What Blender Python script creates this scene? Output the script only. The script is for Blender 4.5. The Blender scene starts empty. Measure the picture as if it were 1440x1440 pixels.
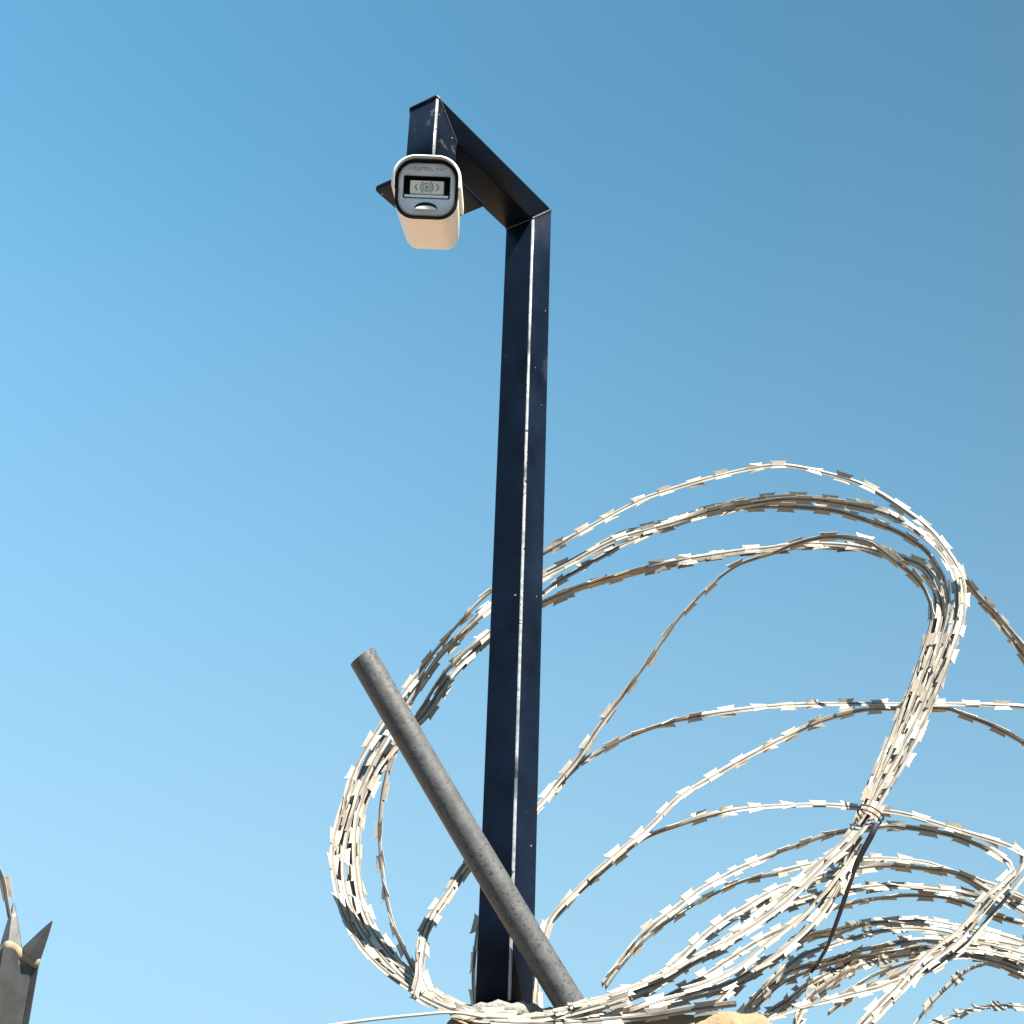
import bpy, bmesh, math, random
from mathutils import Vector, Matrix, noise
R = math.radians
random.seed(7)
scene = bpy.context.scene
COL = scene.collection

# ------------------------------------------------------------------ camera
PITCH, ROLL, F_PX = math.atan(2000/4022.0), R(1.97), 2000.0
cam_d = bpy.data.cameras.new('camera'); cam = bpy.data.objects.new('camera', cam_d); COL.objects.link(cam)
cam_d.sensor_width = 36.0; cam_d.lens = 36.0*F_PX/1440.0
cam_d.clip_start = 0.05; cam_d.clip_end = 2000
_r0 = Vector((1, 0, 0)); _f = Vector((0, math.cos(PITCH), math.sin(PITCH))); _u0 = Vector((0, -math.sin(PITCH), math.cos(PITCH)))
_r = _r0*math.cos(ROLL)+_u0*math.sin(ROLL); _u = _u0*math.cos(ROLL)-_r0*math.sin(ROLL)
cam.matrix_world = Matrix(((_r.x, _u.x, -_f.x, 0), (_r.y, _u.y, -_f.y, 0), (_r.z, _u.z, -_f.z, 1.6), (0, 0, 0, 1)))
scene.camera = cam

# ------------------------------------------------------------------ sky, sun, exposure
SUN_EL, SUN_AZ = R(54), R(142)            # azimuth clockwise from +Y: behind the viewer, to the right
SUN = Vector((math.sin(SUN_AZ)*math.cos(SUN_EL), math.cos(SUN_AZ)*math.cos(SUN_EL), math.sin(SUN_EL)))
world = bpy.data.worlds.new('World'); scene.world = world; world.use_nodes = True
wn, wl = world.node_tree.nodes, world.node_tree.links
bg = wn['Background']; sky = wn.new('ShaderNodeTexSky')
sky.sky_type = 'NISHITA'; sky.sun_disc = False; sky.sun_elevation = SUN_EL; sky.sun_rotation = SUN_AZ
sky.air_density = 1.0; sky.dust_density = 1.0; sky.ozone_density = 1.0; sky.altitude = 300
# the cyan cast and soft horizon of the photograph: one smooth curve per channel over the whole sky
SKY_TOP = 8.0
down = wn.new('ShaderNodeVectorMath'); down.operation = 'SCALE'; down.inputs[3].default_value = 1/SKY_TOP
crv = wn.new('ShaderNodeRGBCurve')
for c, P in enumerate((((0, 0), (.778, .66), (1.108, 1.22), (2.24, 1.99), (4.13, 2.36), (8, 3.0)),
                       ((0, 0), (1.26, 1.98), (1.79, 2.86), (3.43, 3.70), (5.75, 4.15), (8, 4.6)),
                       ((0, 0), (2.28, 3.35), (3.1, 4.42), (5.08, 5.05), (7.0, 5.5), (8, 5.7)))):
    cu = crv.mapping.curves[c]
    while len(cu.points) < len(P): cu.points.new(.5, .5)
    for q, (x, y) in zip(cu.points, P): q.location = (x/SKY_TOP, y/SKY_TOP)
crv.mapping.update()
# the sky deepens gently towards the upper right of the view: one smooth factor over the whole dome
tcw = wn.new('ShaderNodeTexCoord'); sep = wn.new('ShaderNodeSeparateXYZ'); up = wn.new('ShaderNodeVectorMath'); up.operation = 'SCALE'
def wmath(op, a, b):
    m = wn.new('ShaderNodeMath'); m.operation = op
    for k, v in enumerate((a, b)):
        if isinstance(v, float): m.inputs[k].default_value = v
        else: wl.new(v, m.inputs[k])
    return m.outputs[0]
wl.new(tcw.outputs['Generated'], sep.inputs[0])
zc = wmath('MAXIMUM', sep.outputs[2], 0.0)
fac = wmath('SUBTRACT', wmath('SUBTRACT', 1.105, wmath('MULTIPLY', wmath('MULTIPLY', sep.outputs[0], zc), 1.2)), wmath('MULTIPLY', zc, 0.20))
wl.new(wmath('MULTIPLY', fac, SKY_TOP), up.inputs[3])
wl.new(sky.outputs[0], down.inputs[0]); wl.new(down.outputs[0], crv.inputs['Color']); wl.new(crv.outputs[0], up.inputs[0])
wl.new(up.outputs[0], bg.inputs[0]); bg.inputs[1].default_value = 0.0515
sun_d = bpy.data.lights.new('sun', 'SUN'); sun_d.energy = 5.0; sun_d.angle = R(0.5); sun_d.color = (1.0, 0.93, 0.82)
sun = bpy.data.objects.new('sun', sun_d); COL.objects.link(sun)
sun.rotation_euler = SUN.to_track_quat('Z', 'Y').to_euler(); sun.location = SUN*20
scene.view_settings.view_transform = 'Standard'; scene.view_settings.look = 'None'
scene.view_settings.gamma = 1.0; scene.view_settings.use_curve_mapping = False
scene.view_settings.exposure = 1.69

# ------------------------------------------------------------------ helpers
def tag(o, label=None, cat=None, group=None, kind=None):
    for k, v in (('label', label), ('category', cat), ('group', group), ('kind', kind)):
        if v: o[k] = v
    return o
def empty(name, loc=(0, 0, 0)):
    o = bpy.data.objects.new(name, None); o.location = loc; o.empty_display_size = .05; COL.objects.link(o); return o
def mesh(name, V, Fc, mat, parent=None, smooth=True, mats=None, sharp=None):
    me = bpy.data.meshes.new(name); me.from_pydata([tuple(v) for v in V], [], Fc)
    for m in ([mat] if mat else []): me.materials.append(m)
    bm = bmesh.new(); bm.from_mesh(me); bmesh.ops.recalc_face_normals(bm, faces=bm.faces)
    for f in bm.faces: f.smooth = smooth
    if smooth and sharp:
        for e in bm.edges:
            if len(e.link_faces) == 2 and e.calc_face_angle(0) > R(sharp): e.smooth = False
    bm.to_mesh(me); bm.free()
    o = bpy.data.objects.new(name, me); COL.objects.link(o)
    if parent: o.parent = parent
    return o
def loft(rings, cap0=True, cap1=True):
    V, Fc, n = [], [], len(rings[0])
    for r in rings: V += [Vector(p) for p in r]
    for i in range(len(rings)-1):
        for j in range(n):
            k = (j+1) % n
            Fc.append((i*n+j, i*n+k, (i+1)*n+k, (i+1)*n+j))
    if cap0: Fc.append(tuple(range(n-1, -1, -1)))
    if cap1: Fc.append(tuple(range((len(rings)-1)*n, len(rings)*n)))
    return V, Fc
def join(parts):
    V, Fc = [], []
    for v, f in parts:
        k = len(V); V += v; Fc += [tuple(i+k for i in q) for q in f]
    return V, Fc
def rrect(w, h, r, n=6):
    """rounded rectangle, 4*(n+1) points, counter-clockwise from the right"""
    r = min(r, w/2-1e-5, h/2-1e-5); P = []
    for cx, cy, a0 in ((w/2-r, h/2-r, 0), (-w/2+r, h/2-r, 90), (-w/2+r, -h/2+r, 180), (w/2-r, -h/2+r, 270)):
        for i in range(n+1):
            a = R(a0+90*i/n); P.append((cx+r*math.cos(a), cy+r*math.sin(a)))
    return P
def frame(t, hint):
    t = t.normalized(); n = (hint-t*hint.dot(t)).normalized(); return t, n, t.cross(n)
def tube(pts, rad, n=10, hint=Vector((0, 0.3, 1)), caps=True):
    rings = []
    for i, p in enumerate(pts):
        t = (pts[min(i+1, len(pts)-1)]-pts[max(i-1, 0)])
        t, a, b = frame(t, hint); r = rad[i] if isinstance(rad, (list, tuple)) else rad
        rings.append([p+a*(r*math.cos(2*math.pi*k/n))+b*(r*math.sin(2*math.pi*k/n)) for k in range(n)])
    return loft(rings, caps, caps)
def box(c, s, rot=None):
    V = [Vector((x*s[0]/2, y*s[1]/2, z*s[2]/2)) for z in (-1, 1) for y in (-1, 1) for x in (-1, 1)]
    if rot: V = [rot @ v for v in V]
    return [v+Vector(c) for v in V], [(0, 2, 3, 1), (4, 5, 7, 6), (0, 1, 5, 4), (2, 6, 7, 3), (0, 4, 6, 2), (1, 3, 7, 5)]
def catmull(P, step):
    out = []
    for i in range(len(P)-1):
        p0, p1, p2, p3 = P[max(i-1, 0)], P[i], P[i+1], P[min(i+2, len(P)-1)]
        n = max(1, int((p2-p1).length/step))
        for k in range(n):
            t = k/n
            out.append((i+t, 0.5*((2*p1)+(p2-p0)*t+(2*p0-5*p1+4*p2-p3)*t*t+(3*p1-p0-3*p2+p3)*t*t*t)))
    out.append((len(P)-1, P[-1].copy())); return out

# ------------------------------------------------------------------ materials
def mat(name, col, rough=.6, metal=0., var=0.15, vscale=30., bump=0., bscale=120., spots=None, spec=.5, coat=0.):
    m = bpy.data.materials.new(name); m.use_nodes = True; N, L = m.node_tree.nodes, m.node_tree.links
    b = N['Principled BSDF']; b.inputs['Roughness'].default_value = rough; b.inputs['Metallic'].default_value = metal
    b.inputs['Specular IOR Level'].default_value = spec; b.inputs['Coat Weight'].default_value = coat
    tc = N.new('ShaderNodeTexCoord')
    nz = N.new('ShaderNodeTexNoise'); nz.inputs['Scale'].default_value = vscale; nz.inputs['Detail'].default_value = 6
    L.new(tc.outputs['Object'], nz.inputs['Vector'])
    rp = N.new('ShaderNodeValToRGB'); rp.color_ramp.elements[0].position = .3; rp.color_ramp.elements[1].position = .7
    rp.color_ramp.elements[0].color = [c*(1-var) for c in col]+[1]; rp.color_ramp.elements[1].color = [min(1, c*(1+var)) for c in col]+[1]
    L.new(nz.outputs['Fac'], rp.inputs['Fac']); out = rp.outputs['Color']
    for (sc, thr, scol, soft) in (spots or []):
        n2 = N.new('ShaderNodeTexNoise'); n2.inputs['Scale'].default_value = sc; n2.inputs['Detail'].default_value = 3
        L.new(tc.outputs['Object'], n2.inputs['Vector'])
        mr = N.new('ShaderNodeMapRange'); mr.inputs['From Min'].default_value = thr; mr.inputs['From Max'].default_value = thr+soft
        L.new(n2.outputs['Fac'], mr.inputs['Value'])
        mx = N.new('ShaderNodeMix'); mx.data_type = 'RGBA'; mx.inputs[7].default_value = (*scol, 1)
        L.new(mr.outputs[0], mx.inputs[0]); L.new(out, mx.inputs[6]); out = mx.outputs[2]
    L.new(out, b.inputs['Base Color'])
    rr = N.new('ShaderNodeMapRange'); rr.inputs['To Min'].default_value = max(.05, rough-.1); rr.inputs['To Max'].default_value = min(1, rough+.1)
    L.new(nz.outputs['Fac'], rr.inputs['Value']); L.new(rr.outputs[0], b.inputs['Roughness'])
    if bump:
        n3 = N.new('ShaderNodeTexNoise'); n3.inputs['Scale'].default_value = bscale; n3.inputs['Detail'].default_value = 5
        L.new(tc.outputs['Object'], n3.inputs['Vector'])
        bp = N.new('ShaderNodeBump'); bp.inputs['Strength'].default_value = bump; bp.inputs['Distance'].default_value = .004
        L.new(n3.outputs['Fac'], bp.inputs['Height']); L.new(bp.outputs[0], b.inputs['Normal'])
    return m
M = dict(
    ground=mat('dry_sand', (.31, .22, .125), .95, var=.2, vscale=.6, bump=.4, bscale=8),
    asphalt=mat('asphalt', (.045, .045, .047), .9, var=.3, vscale=3, bump=.6, bscale=90),
    paving=mat('dark_paving', (.07, .07, .07), .9, var=.2, vscale=6, bump=.4, bscale=60),
    concrete=mat('concrete_kerb', (.16, .155, .145), .9, var=.2, vscale=6, bump=.4, bscale=60),
    black=mat('black_enamel', (.004, .008, .018), .42, var=.45, vscale=14, bump=.15, bscale=60, spec=.08,
              spots=[(80, .745, (.30, .33, .36), .03), (9, .66, (.035, .04, .045), .10)]),
    dusty=mat('dusty_black_enamel', (.0045, .008, .017), .44, var=.4, vscale=14, bump=.15, bscale=60, spec=.08,
              spots=[(45, .62, (.075, .063, .048), .12), (110, .71, (.22, .21, .19), .03)]),
    edge=mat('edge_highlight', (.34, .35, .36), .33, .35, var=.3, vscale=90, spots=[(16, .53, (.06, .07, .085), .14), (90, .60, (.03, .035, .045), .05)]),  # sun highlight along the pole's front corner, painted as a pale stripe
    weld=mat('weld_metal', (.02, .024, .03), .45, var=.3, vscale=200, bump=.4, bscale=300),
    galv=mat('galvanised_tape', (.305, .276, .228), .46, .12, var=.14, vscale=60, spots=[(35, .66, (.20, .14, .09), .12)]),
    galv_barb=mat('galvanised_barb', (.315, .286, .238), .44, .12, var=.12, vscale=90, spots=[(60, .68, (.19, .13, .085), .1)]),
    core=mat('dull_core_wire', (.10, .092, .088), .5, .3, var=.3, vscale=60),
    rust=mat('rusted_steel', (.15, .085, .045), .8, .2, var=.4, vscale=120, bump=.4, bscale=300),
    dark_wire=mat('dark_rusty_wire', (.014, .011, .016), .7, .2, var=.4, vscale=120),
    pvc=mat('grey_conduit_plastic', (.068, .071, .073), .55, var=.25, vscale=70, bump=.08, bscale=200, spots=[(190, .60, (.098, .098, .094), .07), (230, .60, (.022, .022, .026), .05), (18, .6, (.042, .042, .042), .2)]),
    plaster=mat('tan_plaster', (.24, .178, .103), .95, var=.25, vscale=22, bump=.8, bscale=110, spots=[(60, .6, (.18, .12, .065), .15), (90, .66, (.40, .34, .25), .08)]),
    wall=mat('grey_wall_plaster', (.14, .125, .10), .95, var=.2, vscale=8, bump=.5, bscale=60),
    mortar=mat('grey_mortar', (.21, .205, .185), .9, var=.3, vscale=60, bump=.9, bscale=160),
    cream=mat('cream_housing', (.86, .70, .53), .42, var=.03, vscale=30),  # even warm cream over the whole housing
    white=mat('white_housing', (.80, .79, .76), .38, var=.03, vscale=30, spots=[(80, .72, (.55, .50, .42), .05)]),
    bezel=mat('black_bezel', (.006, .007, .010), .7, var=.2, spec=.2),
    face=mat('grey_face', (.58, .61, .64), .45, var=.12, vscale=60),
    panel=mat('pale_panel', (.82, .81, .68), .45, var=.06),
    ink=mat('dark_print', (.27, .275, .255), .6, var=.1),
    crease=mat('sunlit_crease', (.27, .21, .14), .7, .1, var=.25, vscale=80),
    steel=mat('galvanised_steel', (.055, .055, .056), .5, .3, var=.3, vscale=35, bump=.1, spots=[(26, .58, (.07, .07, .065), .12), (60, .68, (.34, .30, .22), .1)]),
)

# ------------------------------------------------------------------ the setting
g = 400
tag(mesh('ground', [(-g, -g, 0), (g, -g, 0), (g, g, 0), (-g, g, 0)], [(0, 1, 2, 3)], M['ground'], smooth=False), kind='structure')
tag(mesh('unseen_dark_road', [(-g, -60, .004), (g, -60, .004), (g, .9, .004), (-g, .9, .004)], [(0, 1, 2, 3)], M['asphalt'], smooth=False), kind='structure')  # unseen dark road, added to cut the bounce light on the wire
tag(mesh('unseen_kerb', *box((0, .975, .065), (2*g, .15, .13)), M['concrete'], smooth=False), kind='structure')  # unseen kerb, added along with the dark road
tag(mesh('unseen_dark_pavement', *box((0, 1.42, .055), (2*g, .74, .11)), M['paving'], smooth=False), kind='structure')  # unseen strip, added dark to keep bounce light low before the wall

PX0, PX1, PY0, PY1 = -.078, .342, 1.752, 2.18
pillar = tag(empty('gate_pillar', (.13, 1.97, 0)), 'plastered tan pillar top under the wire, with pole and grey pipe set in it', 'pillar')
po = Vector(pillar.location)
def pillar_part(name, vf, m, **k): return mesh(name, [v-po for v in vf[0]], vf[1], m, pillar, **k)
cx, cy = (PX0+PX1)/2, (PY0+PY1)/2
shaft = [[Vector((cx+x, cy+y, z)) for x, y in rrect(PX1-PX0, PY1-PY0, .012, 3)] for z in (0, .6, 1.2, 1.765)]
pillar_part('shaft', loft(shaft), M['plaster'], sharp=40)
NX, NY = 84, 60
def cap_h(x, y):
    e = min(x-PX0, PX1-x, y-PY0, PY1-y)
    h = 1.810+.055*(x+.06)
    h += .016*math.exp(-(((x-.01)/.07)**2+((y-1.84)/.07)**2))
    h += .010*math.exp(-(((x-.10)/.05)**2+((y-1.80)/.05)**2))
    h += .010*noise.noise(Vector((x*9, y*9, 3.1)))+.006*noise.noise(Vector((x*28, y*28, 1.7)))+.0025*noise.noise(Vector((x*90, y*90, 5)))
    return h-.055*max(0, 1-e/.035)**2
V, Fc = [], []
for j in range(NY+1):
    for i in range(NX+1):
        x = PX0-.006+(PX1-PX0+.012)*i/NX; y = PY0-.006+(PY1-PY0+.012)*j/NY
        V.append(Vector((x+.003*noise.noise(Vector((x*40, y*40, 9))), y+.004*noise.noise(Vector((x*30, y*30, 2))), cap_h(min(max(x, PX0), PX1), min(max(y, PY0), PY1)))))
for j in range(NY):
    for i in range(NX): a = j*(NX+1)+i; Fc.append((a, a+1, a+NX+2, a+NX+1))
rim = [j for j in range(NX+1)]+[(j+1)*(NX+1)-1 for j in range(1, NY+1)]+[NY*(NX+1)+i for i in range(NX-1, -1, -1)]+[j*(NX+1) for j in range(NY-1, 0, -1)]
k0 = len(V); V += [Vector((V[i].x, V[i].y, 1.74)) for i in rim]
for q in range(len(rim)): w = (q+1) % len(rim); Fc.append((rim[q], k0+q, k0+w, rim[w]))
pillar_part('cap', (V, Fc), M['plaster'])
ring = []
for q in range(40):
    a = 2*math.pi*q/40; c, s = math.cos(a), math.sin(a); rr = .037/max(abs(math.cos(a+R(35))), abs(math.sin(a+R(35))))*.80+.012
    rr *= 1+.10*noise.noise(Vector((c*2, s*2, 4)))
    p = Vector((.011+c*rr, 1.837+s*rr, 1.823)); hh = .011*(1+.6*noise.noise(Vector((c*3, s*3, 8))))
    out = Vector((c, s, 0))
    ring.append([p+out*(.013*math.cos(t))*(1+.3*noise.noise(Vector((c*5, s*5, t))))+Vector((0, 0, hh*math.sin(t))) for t in [2*math.pi*u/10 for u in range(10)]])
pillar_part('mortar_collar', loft(ring+[ring[0]], False, False), M['mortar'])

wall = mesh('boundary_wall', *box((1.9, 2.06, .86), (3.11, .23, 1.72)), M['wall'], smooth=False)
tag(wall, 'low plastered wall running right from the pillar below the wire loops', 'wall')

# ------------------------------------------------------------------ square steel pole with its bent-over head
pole = tag(empty('camera_pole', (.011, 1.837, 1.80)), 'tall black square steel pole with a bent-over head carrying the camera', 'pole')
AL, ARM, H, ZT, RC = R(35), .2556, .0268, 3.0665, .0045
dv = Vector((-math.sin(AL), -math.cos(AL), 0)); ev = Vector((math.cos(AL), -math.sin(AL), 0)); zv = Vector((0, 0, 1)); pb = Vector((0, 0, -1.80))
sec = rrect(2*H, 2*H, RC, 5)
def pole_part(name, vf, m, sharp=None):
    o = mesh(name, vf[0], vf[1], m, pole, sharp=sharp); return o
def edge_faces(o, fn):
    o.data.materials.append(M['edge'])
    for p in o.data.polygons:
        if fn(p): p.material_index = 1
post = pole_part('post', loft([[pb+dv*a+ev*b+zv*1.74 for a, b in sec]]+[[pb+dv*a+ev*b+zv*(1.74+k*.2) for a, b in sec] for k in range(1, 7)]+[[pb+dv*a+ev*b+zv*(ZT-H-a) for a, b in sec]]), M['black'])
arm = pole_part('arm', loft([[pb+dv*(-c)+ev*b+zv*(ZT-H+c) for b, c in sec], [pb+dv*(ARM+c)+ev*b+zv*(ZT-H+c) for b, c in sec]]), M['black'])
ZP = 2.909
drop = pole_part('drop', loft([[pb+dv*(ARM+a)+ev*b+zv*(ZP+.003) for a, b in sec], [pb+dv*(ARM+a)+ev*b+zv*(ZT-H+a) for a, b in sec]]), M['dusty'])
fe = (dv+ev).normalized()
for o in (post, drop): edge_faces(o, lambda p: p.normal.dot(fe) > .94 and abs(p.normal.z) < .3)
plate = pole_part('mount_plate', loft([[pb+dv*(ARM+a)+ev*(b+.003)+zv*(ZP+dz) for a, b in rrect(.114-q, .114-q, .007, 4)] for dz, q in ((-.003, .002), (-.002, 0), (.002, 0), (.003, .002))]), M['black'], 40)
for s0, sg in ((0, -1), (ARM, 1)):
    pts = [pb+dv*(s0+sg*c)+ev*b*1.0+zv*(ZT-H+c) for b, c in rrect(2*H, 2*H, RC, 4)]
    ctr = pb+dv*s0+zv*(ZT-H); rg = []
    for i, p in enumerate(pts+[pts[0]]):
        t = pts[(i+1) % len(pts)]-pts[(i-1) % len(pts)]; t, a, b = frame(t, (p-ctr))
        rg.append([p+a*(.0014*math.cos(u)*(1+.3*math.sin(i*2.3)))+b*(.0021*math.sin(u)) for u in [2*math.pi*k/6 for k in range(6)]])
    pole_part('weld_bead', loft(rg, False, False), M['weld'])

# ------------------------------------------------------------------ bullet camera
PLC = Vector((.011, 1.837, ZP-.003))+dv*ARM
cctv = tag(empty('security_camera', PLC), 'white bullet security camera with grey front hanging from the pole head', 'security camera')
FC = Vector((-.1158, 1.36, 2.7045)); CM = Matrix.Translation(FC-PLC) @ Matrix.Rotation(R(.5), 4, 'Z') @ Matrix.Rotation(R(22.7), 4, 'X')
def cpart(name, vf, m, parent=None, sharp=35, world=False):
    V = vf[0] if world else [CM @ v for v in vf[0]]
    return mesh(name, V, vf[1], m, parent or cctv, sharp=sharp)
def crr(w, h, r, y, z=0, x=0, n=7): return [Vector((x+a, y, z+b)) for a, b in rrect(w, h, r, n)]
cpart('housing', loft([crr(.062, .058, .02, .022), crr(.074, .070, .0225, .018), crr(.076, .072, .023, .0), crr(.077, .073, .024, .012), crr(.076, .072, .024, .06), crr(.074, .070, .023, .11), crr(.071, .067, .020, .150), crr(.067, .063, .016, .162), crr(.060, .056, .012, .1665), crr(.03, .026, .008, .168)]), M['cream'])
cpart('bezel', loft([crr(.0745, .0705, .0225, .004), crr(.0745, .0705, .0225, -.004), crr(.071, .067, .021, -.0045), crr(.069, .065, .020, .004)], False, False), M['bezel'])
RW, RH, RZ = .0565, .0285, .0028
cpart('face_plate', loft([crr(.0695, .0655, .020, .006), crr(.0690, .0650, .020, -.001), crr(.066, .062, .019, -.0028), crr(RW+.002, RH+.002, .003, -.003, RZ), crr(RW, RH, .002, -.002, RZ), crr(RW-.002, RH-.002, .001, .013, RZ)], False, True), M['face'], sharp=50)
cpart('recess_shade', loft([crr(RW-.0012, RH-.0012, .001, .000, RZ), crr(RW-.0032, RH-.0032, .001, .0122, RZ)], False, True), M['bezel'], sharp=50)  # black sheet that paints in the shade inside the recess
pan = cpart('lens_panel', join([loft([crr(.041, .0165, .0015, .0105, RZ+.0012), crr(.041, .0165, .0015, .0035, RZ+.0012), crr(.0395, .015, .001, .0025, RZ+.0012)])]), M['panel'])
def disc(r, y0, y1, x, z, n=20): return loft([[Vector((x+r*math.cos(2*math.pi*k/n), y, z+r*math.sin(2*math.pi*k/n))) for k in range(n)] for y in (y0, y1)])
def arcs(r, a0, a1, x, z, y=.0022, w=.0007, n=10):
    P = [Vector((x+r*math.cos(R(a0+(a1-a0)*k/n)), y, z+r*math.sin(R(a0+(a1-a0)*k/n)))) for k in range(n+1)]
    return tube(P, w, 6, Vector((0, 1, 0.01)))
def seg(p, q, y=.0022, w=.0007): return tube([Vector((p[0], y, p[1])), Vector((q[0], y, q[1]))], w, 6, Vector((0, 1, .01)))
z0 = RZ+.0012
cpart('lens', join([disc(.0022, .0028, .0018, 0, z0), arcs(.0048, 0, 360, 0, z0, n=24, w=.0006)]), M['ink'], pan)
cpart('emblem', join([arcs(.0082, 130, 230, .0008, z0), arcs(.0082, -50, 50, -.0008, z0), seg((-.0118, z0+.0035), (-.0142, z0)), seg((-.0142, z0), (-.0118, z0-.0035)), seg((.0112, z0+.0038), (.0142, z0)), seg((.0142, z0), (.0112, z0-.0038))]), M['ink'], pan)
cpart('sunlit_recess_floor', loft([[Vector((x, y, z)) for x, z, y in q] for q in (
    [(-.0262, RZ-.0128, .010), (-.0262, RZ-.0128, -.0034), (-.0262, RZ-.0098, -.0020), (-.0262, RZ-.0085, .010)],
    [(.0262, RZ-.0128, .010), (.0262, RZ-.0128, -.0034), (.0262, RZ-.0098, -.0020), (.0262, RZ-.0085, .010)])]), M['white'])  # white strip painting the sunlight on the recess floor
# arched slot below the window, with its pale lower lip
def arch(w, h, z, y, n=12, low=0.): return [Vector((w/2*math.cos(math.pi*k/n), y, z+h*math.sin(math.pi*k/n))) for k in range(n+1)]+[Vector((-w/2*math.cos(math.pi*k/n), y, z+low*math.sin(math.pi*k/n))) for k in range(1, n)]
slot = cpart('slot', loft([arch(.027, .0075, -.0235, -.0024), arch(.027, .0075, -.0235, -.0036)]), M['bezel'])
cpart('slot_lip', loft([arch(.0255, .0046, -.0255, -.003), arch(.0255, .0046, -.0255, -.0062), arch(.0235, .0034, -.0252, -.0068)]), M['white'], slot)
# the small maker's mark over the window, too blurred to read in the photograph: worn strokes only
mk = []; xx = -.0215; rnd = random.Random(3)
while xx < .021:
    w_ = rnd.uniform(.0024, .0038)
    if rnd.random() < .75: mk.append(box((xx, -.0031, .0246), (.0007, .0006, .0040)))
    mk.append(box((xx+w_*.5, -.0031, .0246+rnd.choice((-.0016, 0, .0016))), (w_, .0006, .0007)))
    if rnd.random() < .6: mk.append(box((xx+w_, -.0031, .0246), (.0007, .0006, .0040)))
    xx += w_+.0019
cpart('maker_mark', join(mk), M['ink'])
# sun hood: an arched shell over the top of the housing that reaches forward of the face
hr = rrect(.0835, .0760, .029, 10); hi = rrect(.0765, .0722, .026, 10)
idx = [i for i, (a, b) in enumerate(hr) if b > -.003]
idx = sorted(idx); prof_o = [hr[i] for i in idx]; prof_i = [hi[i] for i in idx]
right = (.0835/2, -.0005); left = (-.0835/2, -.0005)
prof_o = [right]+prof_o+[left]; prof_i = [(.0765/2, -.0005)]+prof_i+[(-.0765/2, -.0005)]
rings = []
n_ = len(prof_o)
for y, gi in ((.105, 0), (.02, 0), (-.0122, 0), (-.0131, .25), (-.0138, .60), (-.0142, .95)):
    ro = [Vector((a+(c-a)*gi, y, b+(d_-b)*gi+.001)) for (a, b), (c, d_) in zip(prof_o, prof_i)]
    ro += [Vector((c, y, d_+.001)) for c, d_ in prof_i[::-1]]
    rings.append(ro)
V, Fc = loft(rings, False, False); m_ = 2*n_
for base in (0, (len(rings)-1)*m_):
    for i in range(n_-1): Fc.append((base+i, base+i+1, base+m_-2-i, base+m_-1-i))
cpart('sun_hood', (V, Fc), M['white'], sharp=50)
# bracket
c0 = Vector((0, 0, 0)); rear = CM @ Vector((0, .135, .006))
def disc3(r0, z0_, r1, z1_): return loft([[c0+Vector((r*math.cos(2*math.pi*k/28), r*math.sin(2*math.pi*k/28), z)) for k in range(28)] for r, z in ((r0, z0_), (r1, z1_))])
br = cpart('bracket', join([disc3(.034, 0, .034, -.007), disc3(.033, -.0072, .024, -.012)]), M['white'], world=True)
cpart('bracket_arm', tube([Vector((0, 0, -.010)), Vector((0, -.006, -.034)), Vector((0, -.02, -.055)), rear*.75+Vector((0, 0, -.012)), rear], [.012, .0115, .011, .012, .014], 16, Vector((1, 0, 0))), M['white'], br, world=True)

# ------------------------------------------------------------------ grey conduit pipe
pipe_a, pipe_b = Vector((-.1835, 1.70, 2.2335)), Vector((.1045, 1.792, 1.812))
ax = (pipe_b-pipe_a).normalized(); n_seg = 24
pts = [pipe_a+(pipe_b-pipe_a)*(k/n_seg)+Vector((0, 0, -.004*math.sin(math.pi*k/n_seg))) for k in range(n_seg+1)]
RO, RI = .0184, .0157
pipe = tag(empty('conduit_pipe', pipe_b), 'bare grey plastic conduit pipe leaning left across the foot of the black pole', 'pipe')
t_, a_, b_ = frame(ax, Vector((0, .3, 1)))
def circ(p, r): return [p+a_*(r*math.cos(2*math.pi*k/28))+b_*(r*math.sin(2*math.pi*k/28)) for k in range(28)]
rings = [circ(p, RO*(1+.012*noise.noise(p*9))) for p in pts]
# the open end is cut a little askew
skew = Vector((.30, 0, .10))
rings[0] = [p+ax*(.002*((p-pts[0]).normalized().dot(Vector((-.8, 0, -.5))))) for p in rings[0]]
inner = [circ(p, RI) for p in pts[:8]]
inner[0] = [p+ax*(.002*((p-pts[0]).normalized().dot(Vector((-.8, 0, -.5))))) for p in inner[0]]
V, Fc = loft(inner[::-1]+rings, True, True)
mesh('pipe_wall', [v-pipe_b for v in V], Fc, M['pvc'], pipe, sharp=50)

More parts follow.
